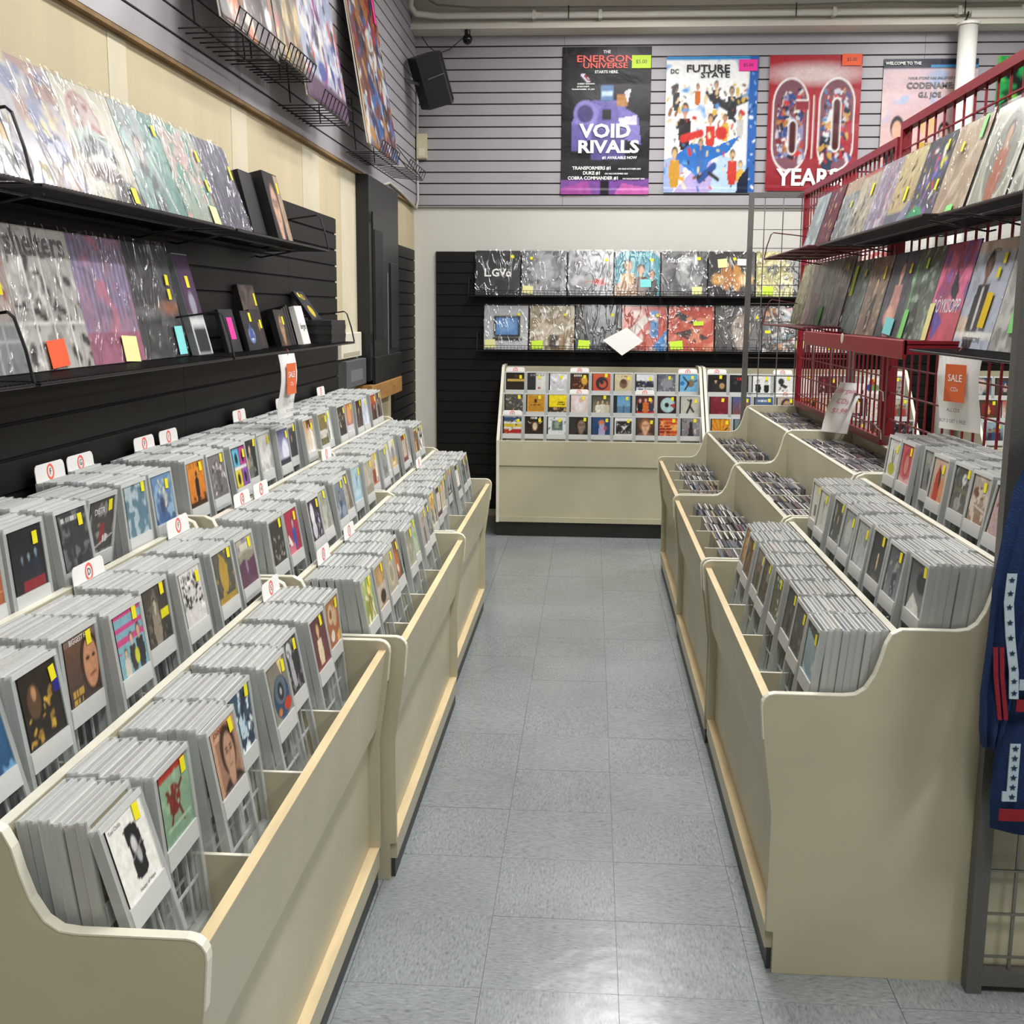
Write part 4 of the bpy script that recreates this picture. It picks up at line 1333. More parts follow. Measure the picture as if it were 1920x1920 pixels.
def boxset(M, label, w_, h, d, spec, notes=(), dark='161618', words=(), cat='box set', name='box_set'):
    t = thing(name, label, cat, M)
    MB().box(-w_ / 2, w_ / 2, 0, d, 0, h).box(-w_ / 2 + .002, w_ / 2 - .002, -.001, d + .001, h, h + .0015).build('box', mat('box_card_' + dark, dark, .4), t)
    if spec:
        put('cover', print_mesh(spec, w_ - .004, h - .004, 24, 30, PRINT, z0=.002), t, (0, -.0008, 0))
    for (k, x, z, ww, hh) in notes:
        MB().box(-ww / 2, ww / 2, -.0008, 0, 0, hh).build('price_note', NOTE[k], t, (x, -.0015, z))
    for (s, size, m, x, z, *r) in words:
        text(s, size, m, t, x, z, -.0018, **(r[0] if r else {}))
    return t


LT = math.radians(14)
boxset(T(XS + .13, 4.17, 1.7135, PI / 2, LT), 'black boxed set with a portrait cover at far end of high left shelf', .2, .27, .045, 'bg 1c1a20 2a2630;face c8a088 2a1c14 1a1a22 .4;r .7 0 1 1 a89078;n .2 .4', [('y', .06, .2, .02, .04)])
boxset(T(XS + .10, 3.96, 1.7135, PI / 2, LT), 'plain black boxed set standing behind the portrait box, high left shelf', .16, .25, .03, None)
boxset(T(XS + .11, 3.30, 1.354, PI / 2, LT), 'tall clear longbox with purple-topped card on the lower left shelf', .125, .30, .02, 'bg 3a2a44;r .1 .05 .9 .6 4a2c50;e .5 .5 .2 .12 9a9aa8;r 0 .62 1 1 c8cccc;r .1 .72 .9 .98 1a1a1c;n .1 .4', [('y', .0, .2, .025, .035)], '8a9092')
boxset(T(XS + .13, 3.52, 1.354, PI / 2, LT), 'black CD with magenta starburst note on the lower left shelf', .14, .135, .012, 'bg 1a1a20;e .5 .6 .3 .3 2a2430;n .2 .4', [('k', .01, .04, .05, .07)])
boxset(T(XS + .14, 3.70, 1.354, PI / 2, LT), 'black CD with a blue emblem cover on the lower left shelf', .14, .13, .012, 'bg 141418;e .5 .62 .24 .2 6a80b0;e .5 .62 .14 .12 d8d8d8;p 3a4a8a .5 .3 .7 .7 .3 .7;n .1 .4', [('y', .02, .095, .022, .03)])
boxset(T(XS + .12, 3.86, 1.354, PI / 2, LT), 'row-end black CD box with red spine on the lower left shelf', .12, .135, .06, 'bg 1c1416;r 0 0 .3 1 5a1a20;f .6 .3 .65 b08a70 3a2a2a;n .1 .4', [('y', .03, .07, .02, .03)])
boxset(T(XS + .07, 4.00, 1.354, PI / 2, LT), 'dark brown boxed set standing tall behind the small CDs', .19, .225, .05, 'bg 2e2620 3a3028;cl 5a4a3c .2 .55;n .15 .4', [('y', .07, .15, .02, .045)], '1c1814')
boxset(T(XS + .13, 4.12, 1.354, PI / 2, LT), 'brown portrait CD in front of the tall brown boxed set', .13, .135, .02, 'bg 2a2420;face a88468 3a2c22 4a3a2c;n .15 .4', [('y', .03, .08, .02, .03)])
for i in range(3):
    boxset(T(XS + .12, 4.225 + i * .032, 1.354, PI / 2, LT), f'thin black box spine, {ORD[i]} of three beside the white script CD', .026, .14 + .006 * i, .09, None, dark='17171a')
boxset(T(XS + .14, 4.385, 1.354, PI / 2, LT), 'white CD with black script lettering on the lower left shelf', .115, .15, .02, 'bg efeeea;n .03 .4', (), 'e6e4de', (('forget', .035, BLACKINK, 0, .07, {'shear': .3}),))
for i in range(5):
    t = boxset(T(XS + .21, 4.63 + (i % 2) * .008, 1.354 + i * .018, PI / 2, 0), f'black disc case lying flat, {ORD[i]} from the bottom of the stack at shelf end', .26, .0165, .19, None, dark='1a1a1c', cat='disc case', name='disc_case')
t = boxset(T(XS + .10, 4.72, 1.354 + .092, PI / 2, math.radians(35)), 'upright black disc case with yellow seal leaning on the stack', .16, .14, .014, 'bg 1a1c24;r .1 .05 .9 .3 2a2a30;e .5 .7 .2 .2 c8b020;n .2 .4', [('y', -.04, .11, .02, .022)], words=(('VID', .04, GOLD, 0, .11),))

# records on the back wall
BREC_UP = [('charcoal with white lettering', 'bg 2c2e31;cl 3c3e42 .1 .55;n .12 .3', [('y', .1, .26, .025, .02)], (('L.GVo', .075, WHITEINK, 0, .155, {'bold': .03}),)),
           ('grey foggy', 'bg 6e7072 8c8e90;cl a8aaac .1 .5;cl 4a4c4e .14 .6;n .2 .3', [('p', -.115, .01, .075, .055), ('y', -.09, .25, .02, .02)], ()),
           ('silver with a red splash', 'bg 8a8a8c 6c6c6e;cl b0b0b2 .12 .5;p c02028 .62 .6 .7 .66 .8 .58 .78 .68 .86 .74 .74 .74 .68 .8 .66 .72 .56 .72;l b03038 .012 .35 .7 .7 .66;n .2 .3', [('y', .11, .24, .02, .02)], ()),
           ('teal with a group portrait', 'bg 2a8a9c 3a98a8;f .3 .2 .9 d0a888 c8a070 2a2018;f .58 .3 .8 c89878 5a3a2c 1a1614;f .82 .42 .66 c89a7c 2a2a2c 1a1614;e .2 .9 .3 .2 b08a6a;p cfcfc8 0 0 .16 0 0 .16;p cfcfc8 1 0 .84 0 1 .16;n .1 .4', [('a', .06, .06, .075, .055), ('y', .1, .24, .022, .02)], (('ROLLING STONES', .026, AQUA, 0, .285),)),
           ('black-and-white singer', 'bg 3c3c3e 4c4c4e;e .62 .45 .3 .4 9a9a9a;e .6 .3 .2 .2 c8c8c8;cl 707072 .12 .55;n .2 .4', [('y', .1, .25, .025, .022), ('p', .09, .01, .07, .055)], (('Mado', .05, WHITEINK, -.07, .25, {'shear': .4}),)),
           ('black with two amber glowing figures', 'bg 1a1716;e .4 .55 .12 .3 b0702a;e .62 .58 .1 .3 c8862c;e .82 .62 .14 .14 f0c070 4;e .2 .62 .12 .12 d8a050 4;n .2 .4', [('p', -.06, .2, .065, .06), ('w', .08, .215, .085, .045), ('y', .02, .25, .02, .02)], ()),
           ('gold patterned', 'bg 8a8040 b0a860;e .35 .4 .12 .14 3a3a38;e .75 .3 .14 .16 4a4a40;e .6 .7 .12 .14 3a3c38;cl d0c888 .2 .5;r .8 0 1 1 2a2a2a;n .2 .4', [('l', -.08, .01, .08, .06)], ()),
           ('grey and black', 'bg 4a4a4c;cl 9a9a9c .12 .5;n .2 .4', [], ()), ('red and white', 'bg b03a38;cl e0d8d0 .15 .5;n .15 .4', [], ())]
BREC_LO = [('pale grey with a blue television', 'bg b8babc c4c6c8;r .22 .24 .82 .72 1a1c20;r .27 .28 .76 .66 5a8ac8;e .5 .45 .2 .14 7aa8dc 3;r .2 .72 .86 .8 2a2a2c;n .08 .4', [('p', -.11, .01, .075, .06), ('y', .09, .24, .02, .018)], ()),
           ('tan collage', 'bg a89a80 8a6a3a;f .3 .15 .7 d8c8b8 c0b098;e .5 .55 .3 .12 c8bca8;r .45 .65 .65 .95 3a2a20;cl e0d8cc .16 .6;n .2 .4', [('l', -.1, .005, .08, .06), ('y', .09, .24, .02, .018)], ()),
           ('dark navy', 'bg 2c3036 1e2228;e .52 .55 .04 .05 a8acb0;cl 4a4e56 .12 .6;n .2 .3', [('l', -.1, .01, .08, .06), ('y', .1, .24, .02, .02)], ()),
           ('red and blue collage', 'bg b84a3c c8503c;p 3a88c8 .6 1 1 .5 1 1;p d8d0c8 .1 .6 .5 .2 .6 .3 .2 .8;r .62 .1 .8 .7 4a80b8;cl e0c8bc .14 .58;n .2 .4', [('y', .09, .24, .02, .02)], ()),
           ('coral red', 'bg c0402e c85a40;p 2a2a2c .2 .1 .6 .3 .5 .4 .15 .25;p 3a2420 .1 .6 .5 .5 .9 .7 .6 .8;cl e08a6a .14 .55;n .2 .4', [('l', .05, .18, .07, .03), ('l', -.1, .01, .09, .06)], ()),
           ('dark portrait', 'bg 5a5854 3a3836;face b8a898 3a342e 141416 .55;n .12 .4', [('y', .13, .23, .02, .02)], ()),
           ('colourful crowd', 'bg 3a3430;s 90 c8c0b8 a04a3a 2a2a30 d8d4cc 6a8a9a c88a5a;n .1 .4', [('y', -.12, .13, .04, .02), ('p', .1, .02, .07, .06)], ()),
           ('white', 'bg d8d6d2;cl 5a5858 .14 .6;n .1 .4', [('y', 0, .02, .06, .1)], ()), ('grey', 'bg 8a8a88;cl c8c6c2 .12 .5;n .1 .4', [('l', .05, .02, .06, .06)], ())]
for row, (lst, x0, z, nm) in enumerate(((BREC_UP, -.822, 1.592, 'upper'), (BREC_LO, -.762, 1.212, 'lower'))):
    for i, (d, s, nt, wd) in enumerate(lst):
        record(T(x0 + .157 + i * .3255, YB - .115, z + .0035, 0, math.radians(10)), f'sleeved record with {d} cover on the {nm} back shelf', s, nt, words=wd)
    for q in range(3):
        wire_shelf(f'black wire shelf with mesh lip on the back wall, {nm} row, {ORD[q]} from left', T(x0 - .04 + q * 1.23, YB - .021, z, 0), 1.22, .17, lip=.034, loops=(q == 0, 0))

# ---------------------------------------------------------------- red grid and its shelves
GX = 1.17


def grid_panel(label, M, W, z0, z1, m, mw, tb=.03, sx=.1016, sz=.1016, wr=.0034, name='grid_panel', hd=0):
    t = thing(name, label, 'grid panel', M)
    h = tb / 2
    for x in (0, W - tb):
        MB().box(x, x + tb, -h, h, z0, z1).build('post', m, t)
    for z in (z0 + (.0 if z0 else .02), z1 - tb):
        MB().box(tb, W - tb, -h, h, z, z + tb).build('rail', m, t)
    b = MB()
    x = tb + sx * .6
    while x < W - tb - .01:
        b.box(x - wr, x + wr, -wr, wr, z0 + tb * .5, z1 - tb * .5)
        x += sx
    z = z1 - tb - sz * .7
    while z > z0 + tb:
        b.box(tb * .5, W - tb * .5, -wr * 2.4, -wr * .8, z - wr * .8, z + wr * .8)
        z -= sz
    b.build('wire_mesh', mw, t)
    return t


grid_panel('red grid panel standing on the two far right bins', T(GX, 6.50, 0, -PI / 2), 1.93, .968, 2.155, RED, RED, sx=.0762)
grid_panel('red grid panel behind the near right records, taller', T(GX, 4.53, 0, -PI / 2), 2.12, .985, 2.2, RED, RED)
ZT = mat('white_zip_tie', 'e2e0da', .5)
for z in (1.19, 1.04):
    tag(MB().tube([(GX - .03, 4.60, z + .01), (GX - .035, 4.54, z), (GX - .03, 4.50, z - .005), (GX - .03, 4.49, z - .04)], .0022, 5).build('zip_tie', ZT), f'white zip tie joining the red panels, {"upper" if z > 1.1 else "lower"} of two', 'zip tie')
o = thing('price_tag_disc', 'round cream tag on the red tray lip', 'tag', T(.895, 4.14, 1.40, -PI / 2))
MB().prism([(.018 * math.cos(a), .018 * math.sin(a)) for a in np.linspace(0, 2 * PI, 17)[:-1]], -.002, 0, 'y').build('disc', mat('cream_card', 'cfc6b4', .6), o)
MB().tube([(0, -.001, .016), (0, -.001, .03)], .0015, 5).build('string', BLACKP, o)

wire_shelf('dark red mesh shelf high on the red grid, farthest', T(GX - .02, 5.97, 1.762, -PI / 2), 1.19, .275, DKRED, loops=(1, 0), solid=True)
wire_shelf('black wire shelf high on the red grid, middle one', T(GX - .02, 4.68, 1.757, -PI / 2), 1.46, .255, loops=(0, 0))
wire_shelf('black wire shelf high on the red grid, nearest', T(GX - .02, 3.26, 1.757, -PI / 2), .95, .215, loops=(0, 0))
wire_shelf('dark red mesh shelf low on the red grid, farthest', T(GX - .02, 6.19, 1.428, -PI / 2), 1.19, .235, DKRED, loops=(1, 0), solid=True)
t = thing('metal_tray', 'bright red metal tray with deep front lip on the red grid', 'shelf', T(GX - .02, 4.95, 1.40, -PI / 2))
MB().box(0, 1.55, -.235, 0, -.003, 0).build('deck', RED, t)
MB().cbox(0, 1.55, -.24, -.228, -.045, .012).build('front_lip', RED, t)
MB().box(0, .006, -.235, 0, -.03, .01).box(1.544, 1.55, -.235, 0, -.03, .01).build('end_lip', RED, t)
wire_shelf('black wire shelf low on the red grid behind the sale sign', T(GX - .02, 3.36, 1.388, -PI / 2), 1.0, .23, loops=(0, 0))

RREC_UP = [(5.66, 'silver-blue plain', 'bg a0acac 8a9496;cl b8c8c8 .1 .5;n .15 .3', ()), (5.33, 'dark red speckled', 'bg 6a2024 5a1a1e;s 26 b89a6a c8a890 3a1416;n .2 .4', ()),
           (4.98, 'grey-green figures', 'bg 9aa09a 7c8482;cl b8bcb4 .2 .5;cl 5a6464 .3 .6;r 0 0 1 .2 b09a80;n .2 .4', [('y', .08, .18, .02, .03)]),
           (4.67, 'beige crowd with red border', 'bg b8b09a 9a9484;s 50 6a6458 c8c0a8 4a4440 @0,.15,1,1;r 0 0 1 .06 b04a4a;n .15 .4', [('y', .1, .2, .03, .05)]),
           (4.36, 'lilac and red striped', 'bg a098a4 8a8494;vt a86a68 5 .3;vt 7a88a8 4 .3;cl c0b8c0 .2 .5;n .15 .4', ()),
           (4.05, 'cream tiger-spotted', 'bg c8b88a b8a678;s 36 5a4a30 8a7448 2a241c;r 0 .72 1 1 6a6c78;p 8a8ca0 .3 1 .9 .6 1 .7 .6 1;n .12 .4', [('y', .06, .12, .03, .05)]),
           (3.745, 'dark splashed with bright paint', 'bg 3a3e48 50545c;s 60 c83a3a d8d04a 5a6ac8 e0dcd8 8a5aa0 @.1,.1,.95,.8;e .3 .85 .3 .12 3aa068;n .12 .4', [('y', .1, .25, .02, .035), ('y', .12, .12, .022, .035)]),
           (3.43, 'plain tan', 'bg b5a088 a89278;cl c0b09a .12 .5;l d8ccb8 .01 .2 .9 .8 .2;e .35 .35 .2 .06 9a8870 2;n .08 .4', [('y', -.04, .22, .022, .03), ('g', .11, .24, .028, .07), ('g', .04, .0, .06, .05)]),
           (3.09, 'cream framed portrait of a woman', 'bg b8b8a8 a8a898;frame d0d0c0 .06;e .55 .5 .36 .44 c8cabc;e .55 .5 .32 .4 8a8a80;f .55 .2 .75 c09880 a86a50 3a2a24;n .12 .4', ()),
           (2.76, 'faded ivory', 'bg c8c6bc;cl 9a988c .15 .5;n .1 .4', ())]
for (y, d, s, nt) in RREC_UP:
    record(T(GX - .115, y + .157, 1.7605, -PI / 2, math.radians(16)), f'sleeved record with {d} cover on the red grid, high shelf', s, nt)
RREC_LO = [(5.95, 'mottled olive', 'bg 7a785c 6a6850;cl 4a4836 .2 .5;cl a09a7a .3 .6;n .2 .4', (), ()), (5.65, 'hazy pinkish portrait', 'bg a89088 8a8080;cl c0a89a .14 .5;r .55 .1 .9 .5 a8b0b0;n .15 .4', (), ()),
           (5.35, 'smoky grey', 'bg 7a7c7c 606464;cl 9aa09e .2 .5;n .2 .4', [('g', .02, .0, .07, .09)], ()), (5.05, 'grey-brown couple', 'bg 6a6468 7a7472;cl a89c94 .12 .55;f .5 .2 .75 b8a090 4a4448;n .2 .4', [('y', .08, .25, .02, .03)], ()),
           (4.74, 'dark green-grey', 'bg 4a5250 5a6664;cl 7a8a84 .2 .5;n .2 .4', [('y', .1, .24, .02, .03), ('l', -.08, .16, .045, .13)], ()), (4.42, 'brown sepia', 'bg 7a6a5c 6a5c50;f .5 .25 .7 b09880 3a302a;cl a09080 .2 .58;n .2 .4', [('y', .1, .22, .02, .05)], ()),
           (4.09, 'woman in a dark coat', 'bg 4a4c54 3a3c44;f .5 .1 .9 d0a090 b08078 2a2420;e .4 .75 .2 .12 c89a8c 2;n .15 .4', [('y', .12, .23, .022, .035), ('a', .03, .01, .12, .06)], ()),
           (3.78, 'dark green landscape', 'bg 4a5e4c 5a625c;r 0 0 1 .14 5a5a48;p 2a3430 .3 1 .4 .4 .55 .7 .6 1;cl 8a9a8c .2 .58;l 6aa870 .02 .1 .2 .15 1;n .2 .4', [('l', .0, .24, .022, .035), ('g', -.09, .0, .05, .1)], ()),
           (3.465, 'pink and violet with white lettering', 'bg a04a60 8a4a78;cl c86a88 .1 .45;cl 7a5aa0 .12 .55;p 2c2c3a .55 .25 .75 .5 .7 .62 .5 .5;r 0 .68 1 1 b04a5c;p 5a4a98 .1 .6 .5 .8 .3 1;n .12 .4', [('p', -.12, .0, .05, .12)], (('RÖYKSOPP', .062, WHITEINK, 0, .11, {'sx': .85, 'bold': .01}),)),
           (3.155, 'man in a black suit', 'bg a8acb8 9aa4b4;r 0 0 1 .12 b8a898;f .42 .12 .88 6a4a38 26262a 1c1612;l e0dcd4 .02 .42 .45 .42 .8;r 0 .84 1 .9 d8d4cc;r .0 .7 .25 .84 c0b09a;n .08 .4', [('d', .06, .06, .05, .1), ('y', .1, .24, .022, .03), ('y', .08, .2, .022, .03)], (('ANTON', .02, BLACKINK, 0, .28), ('RETROSPECTIVE', .02, BLACKINK, 0, .025))),
           (2.84, 'blurred grey', 'bg 9a9a96 8a8a88;e .4 .75 .3 .3 7a7876 3;cl a8a8a4 .14 .5;n .1 .4', [('g', .0, .05, .07, .1)], ())]
for (y, d, s, nt, wd) in RREC_LO:
    z = 1.4295 if y > 5 else (1.4015 if y > 3.6 else 1.3895)
    z = 1.4015 if 3.4 < y < 4.95 else z
    record(T(GX - .10, y + .157, z + .001, -PI / 2, math.radians(13)), f'sleeved record with {d} cover on the red grid, low shelf', s + ';g 1.55', nt, words=wd)
# backs of records on the far side of the red grid
for i in range(6):
    y = 2.75 + i * .315
    t = thing('record', f'pale back of a sleeved record seen through the red grid, {ORD[i]} from the entrance', 'record', T(GX + .06, y + .157, 1.80, PI / 2, math.radians(-8)), 'record backs beyond the red grid')
    b = put('jacket', JME, t)
    put('cover', print_mesh(['bg b4b2ae 9c9a98;cl a8a6a2 .12 .5', 'bg c0bebb;cl 8a8886 .1 .6', 'bg a8a6a6'][i % 3], .311, .311, 12, 12, PRINT, z0=.001), b, (0, -.0023, 0))
wire_shelf('black wire shelf on the far side of the red grid', T(GX + .02, 2.7, 1.797, PI / 2), 2.0, .2, loops=(0, 0))

# ---------------------------------------------------------------- grey grids
grid_panel('tall grey steel grid standing at the far end of the right bins', T(.862, 6.535, 0), .62, 0, 2.145, GREYM, CHROME, .028, wr=.0026, name='grid_panel')
grid_panel('near grey steel grid at the right edge, jersey hanging on it', T(.856, 2.372, 0), .70, 0, 2.12, GREYM, CHROME, .033, wr=.0032, name='grid_panel')


# ---------------------------------------------------------------- hanging jersey
def cloth_strip(rows, thick=.012):
    """closed cloth shell from rows of (z, x_left, x_right, y_mid); folds added along x"""
    b = MB()
    nx = 14
    R = len(rows)
    for side in (-1, 1):
        for (z, xa, xb, y) in rows:
            for i in range(nx):
                t_ = i / (nx - 1)
                e = math.sin(PI * t_) ** .4
                fold = .010 * math.sin(t_ * 17 + z * 5) + .006 * math.sin(t_ * 31 + 1)
                b.v.append((xa + (xb - xa) * t_, y + fold + side * thick * e, z))
    for s in range(2):
        o_ = s * R * nx
        for r in range(R - 1):
            for i in range(nx - 1):
                q = (o_ + r * nx + i, o_ + r * nx + i + 1, o_ + (r + 1) * nx + i + 1, o_ + (r + 1) * nx + i)
                b.f.append(q if s == 0 else q[::-1])
                b.m.append(0)
    for i in range(nx - 1):
        for r in (0, R - 1):
            b.f.append((r * nx + i, r * nx + i + 1, R * nx + r * nx + i + 1, R * nx + r * nx + i))
            b.m.append(0)
    return b


NAVY = mat('royal_blue_knit', '0d2d5c', .85, noise=.25, nscale=90, bump=.3, bscale=260)
CRIM = mat('crimson_knit_stripe', '8e1626', .85, noise=.2, nscale=90)
ICE = mat('white_knit_band', 'b9cbd6', .85, noise=.1, nscale=90)
NSTAR = mat('navy_star_print', '0e2a4e', .85)
JY = 2.285
t = thing('jersey', 'blue knit jersey with red stripes and starred white bands, hanging at right edge', 'jersey', T(0, 0, 0))
bod = cloth_strip([(1.30, .93, 1.24, JY), (1.2, .885, 1.3, JY), (1.0, .877, 1.33, JY), (.8, .872, 1.34, JY - .005), (.634, .850, 1.35, JY - .01), (.5, .847, 1.35, JY - .012), (.425, .853, 1.35, JY - .012)])
bod.build('body', NAVY, t, smooth=True)
slv = cloth_strip([(1.29, .90, 1.0, JY - .01), (1.148, .838, .95, JY - .02), (1.05, .818, .92, JY - .03), (.955, .805, .90, JY - .036), (.834, .801, .875, JY - .04), (.734, .797, .862, JY - .04), (.66, .801, .85, JY - .04), (.622, .807, .836, JY - .04)], .02)
slv.build('sleeve', NAVY, t, smooth=True)
slv.v = [(2.2 - x, y, z) for x, y, z in slv.v]
slv.f = [f[::-1] for f in slv.f]
slv.build('sleeve', NAVY, t, smooth=True)


def star(b, x, y, z, r, mi=0):
    p = []
    for k in range(10):
        a = PI / 2 + k * PI / 5
        rr = r if k % 2 == 0 else r * .42
        p.append((x + rr * math.cos(a), z + rr * math.sin(a)))
    b.prism(p, y - .001, y, 'y', mi)


def band(pts, w_, y, m, name, stars=None, par=t):
    b = MB()
    n = len(pts)
    for (x, z) in pts:
        b.v += [(x - w_ / 2, y, z), (x + w_ / 2, y, z), (x - w_ / 2, y + .004, z), (x + w_ / 2, y + .004, z)]
    for i in range(n - 1):
        k = i * 4
        b.f += [(k, k + 1, k + 5, k + 4), (k + 2, k, k + 4, k + 6), (k + 1, k + 3, k + 7, k + 5)]
        b.m += [0, 0, 0]
    o = b.build(name, m, par)
    if stars:
        s = MB()
        for i in range(stars):
            f = (i + .5) / stars * (n - 1)
            k = min(int(f), n - 2)
            g = f - k
            star(s, pts[k][0] * (1 - g) + pts[k + 1][0] * g, y - .001, pts[k][1] * (1 - g) + pts[k + 1][1] * g, w_ * .36)
        s.build('star_print', NSTAR, o)
    return o


SY = JY - .078
band([(.828, .99), (.826, .93), (.834, .86), (.846, .79), (.850, .735)], .018, SY, ICE, 'star_band', 9)
for dx in (0, .012):
    band([(.808 + dx, .84), (.813 + dx, .78), (.827 + dx, .69)], .008, SY + .002, CRIM, 'red_stripe')
BY = JY - .036
band([(.871, .632), (.872, .508)], .02, BY - .016, ICE, 'star_band', 6)
for x0, x1, z0, z1, m, nm in ((.865, 1.34, .70, .724, CRIM, 'red_stripe'), (.850, 1.34, .466, .490, CRIM, 'red_stripe'), (.868, 1.34, .745, .766, ICE, 'star_band'), (.853, .862, .508, .528, ICE, 'star_band')):
    MB().box(x0, x1, BY - .017, BY - .012, z0, z1).build(nm, m, t)
hg = MB().tube([(1.08, JY, 1.30), (1.07, JY, 1.36), (1.10, JY + .03, 1.40), (1.10, 2.36, 1.38)], .003, 6).tube([(.93, JY, 1.29), (1.08, JY, 1.335), (1.24, JY, 1.29)], .004, 6)
hg.build('hanger', WIRE, t)


# ---------------------------------------------------------------- posters
def poster(label, x0, x1, z0, z1, spec, words, note=None, n=(84, 126), seed=0):
    w_, h = x1 - x0, z1 - z0
    t = thing('poster', label, 'poster', T((x0 + x1) / 2, YB - .026, z0))
    rs = random.Random(seed)
    a, b_ = rs.uniform(0, 6), rs.uniform(0, 6)
    bow = lambda gx, gz: -.004 - .004 * np.sin(gx * 5 + a) * np.sin(gz * 9 + b_) - .003 * np.abs(np.sin(gz * PI * 4)) - .006 * (gz < .04)
    put('sheet', print_mesh(spec, w_, h, *n, POSTER, 'sheet', bow=bow), t)
    for (s, size, m, x, z, *r) in words:
        text(s, size, m, t, x, z, -.0165, **(r[0] if r else {}))
    if note:
        k, x, z, ww, hh, s = note
        o = MB().box(-ww / 2, ww / 2, -.018, -.0165, 0, hh).build('price_note', NOTE[k], t, (x, 0, z))
        text(s, hh * .4, BLACKINK, t, x, z + hh / 2, -.0185)
    return t


B2 = {'bold': .03}
poster('black and violet poster with big white lettering, leftmost poster on the wall', -.233, .376, 2.292, 3.272,
       'bg 17141a 141218;e .5 .08 .4 .05 3a2a34 3;r .34 .36 .72 .56 6a62a8;p 8278c0 .12 .5 .3 .36 .44 .4 .36 .62 .14 .66;p 7a72b8 .62 .38 .86 .46 .9 .66 .7 .62;r .44 .26 .58 .36 5a80b0;r .45 .3 .57 .33 c8e0f0;e .27 .45 .13 .09 8a84c8;e .27 .45 .09 .06 4a4478;r .46 .42 .56 .49 1a1a20;r .62 .32 .74 .4 b07a3a;p d8d4e0 .7 .3 .78 .28 .74 .38;p d8d4ec .64 .48 .84 .46 .84 .52 .66 .53;p e0dcf0 .2 .18 .26 .18 .33 .24 .28 .24;p a02030 .24 .19 .27 .19 .31 .23 .29 .23;r .34 .56 .72 .76 5a5490;r .12 .52 .3 .7 6a62a8;p 7a4a9a 0 .9 .3 .89 .7 .9 1 .89 1 1 0 1;p a04a98 .0 .96 .3 .9 .36 1 0 1;p c060a8 .6 1 .7 .92 1 .95 1 1;r .45 .9 .55 1 1a1420;n .14 .3;n .1 .8',
       [('THE', .028, WHITEINK, 0, .943, B2), ('ENERGON', .062, PINKINK, -.01, .897, {'bold': .02, 'sx': 1.35}), ('UNIVERSE', .05, PINKINK, -.01, .853, {'bold': .02, 'sx': 1.4}),
        ('STARTS HERE.', .026, WHITEINK, 0, .812, B2), ('ROBERT KIRKMAN', .014, WHITEINK, -.14, .735, B2), ("SKYBOUND'S", .014, WHITEINK, -.16, .717, B2), ('TRANSFORMERS  G.I. JOE', .014, WHITEINK, -.16, .699, B2),
        ('VOID', .125, WHITEINK, .0, .42, {'bold': .035, 'sx': 1.15}), ('RIVALS', .115, WHITEINK, .02, .315, {'bold': .035, 'sx': 1.2}), ('#1 AVAILABLE NOW', .026, WHITEINK, .1, .245, B2),
        ('TRANSFORMERS #1', .031, WHITEINK, -.09, .175, B2), ('ON SALE OCTOBER 2023', .014, WHITEINK, .17, .17, B2), ('DUKE #1', .031, WHITEINK, -.09, .142, B2), ('ON SALE DECEMBER 2023', .014, WHITEINK, .08, .138, B2),
        ('COBRA COMMANDER #1', .031, WHITEINK, -.08, .108, B2), ('ON SALE JANUARY 2024', .014, WHITEINK, .2, .104, B2)],
       ('l', .235, .835, .13, .085, '$5.00'), seed=1)
poster('white poster crowded with small figures, blue starry right border', .479, 1.098, 2.304, 3.204,
       'bg f4f4f2 e8eaee;p a0b0d8 0 .75 .3 .7 .1 1 0 1;p b8a8d8 .1 1 .5 .7 .6 1;p b8d0e8 .5 1 .6 .7 .9 .8 .9 1;f .12 .2 .2 8a6a50 2a2a30;f .35 .2 .16 c89878 c86a28;f .55 .18 .2 c8a080 4a3a34;l 3a3a40 .03 .5 .3 .75 .4;l 3a3a40 .03 .9 .3 .68 .36;f .72 .22 .24 b89880 34343a;f .22 .34 .34 c89070 2c2428;f .82 .4 .2 d0a888 c8c4c0;s 60 2a2a30 c83a2c d8b040 8a5a3a 4a4a50 e0c8a0 @.03,.2,.9,.5 *.45;f .5 .42 .26 d0a080 c83a2c;f .66 .42 .2 c89070 d8b040;p 2a70c0 .1 .74 .3 .63 .55 .66 .82 .58 .7 .7 .5 .76 .42 .92 .3 .84;cl 5a98d8 .1 .72;e .62 .56 .07 .05 c8342c;l c8342c .03 .2 .6 .4 .56;l 2a4a90 .03 .4 .9 .55 .8;f .4 .6 .24 c89878 3a6ab0 3a2a20;f .12 .66 .3 d8b080 c8922c;f .75 .68 .26 d0a070 c83a2c;f .84 .76 .2 d8b880 d8b040;s 50 c83a2c 2a6ab8 d8a030 7a4a30 e8d8b8 2a2a2e d8c890 @.02,.45,.88,.97 *.4;l 2a2a2e .015 .5 .85 .6 .9;r 0 0 1 .03 2a88c8;r .9 0 1 1 2a62b0;s 20 e8eef8 8ab8e8 14203a @.91,.05,.99,.95 *.3;p 14203a .82 .9 .93 .8 .93 1 .8 1;n .08 .5',
       [('DC', .04, BLACKINK, -.255, .8, {'bold': .02}), ('FUTURE', .066, BLACKINK, -.03, .817, {'bold': .02, 'sx': 1.25}), ('STATE', .05, BLACKINK, .02, .775, {'bold': .02, 'sx': 1.4})],
       ('k', .24, .80, .125, .075, '$5.00'), seed=2)
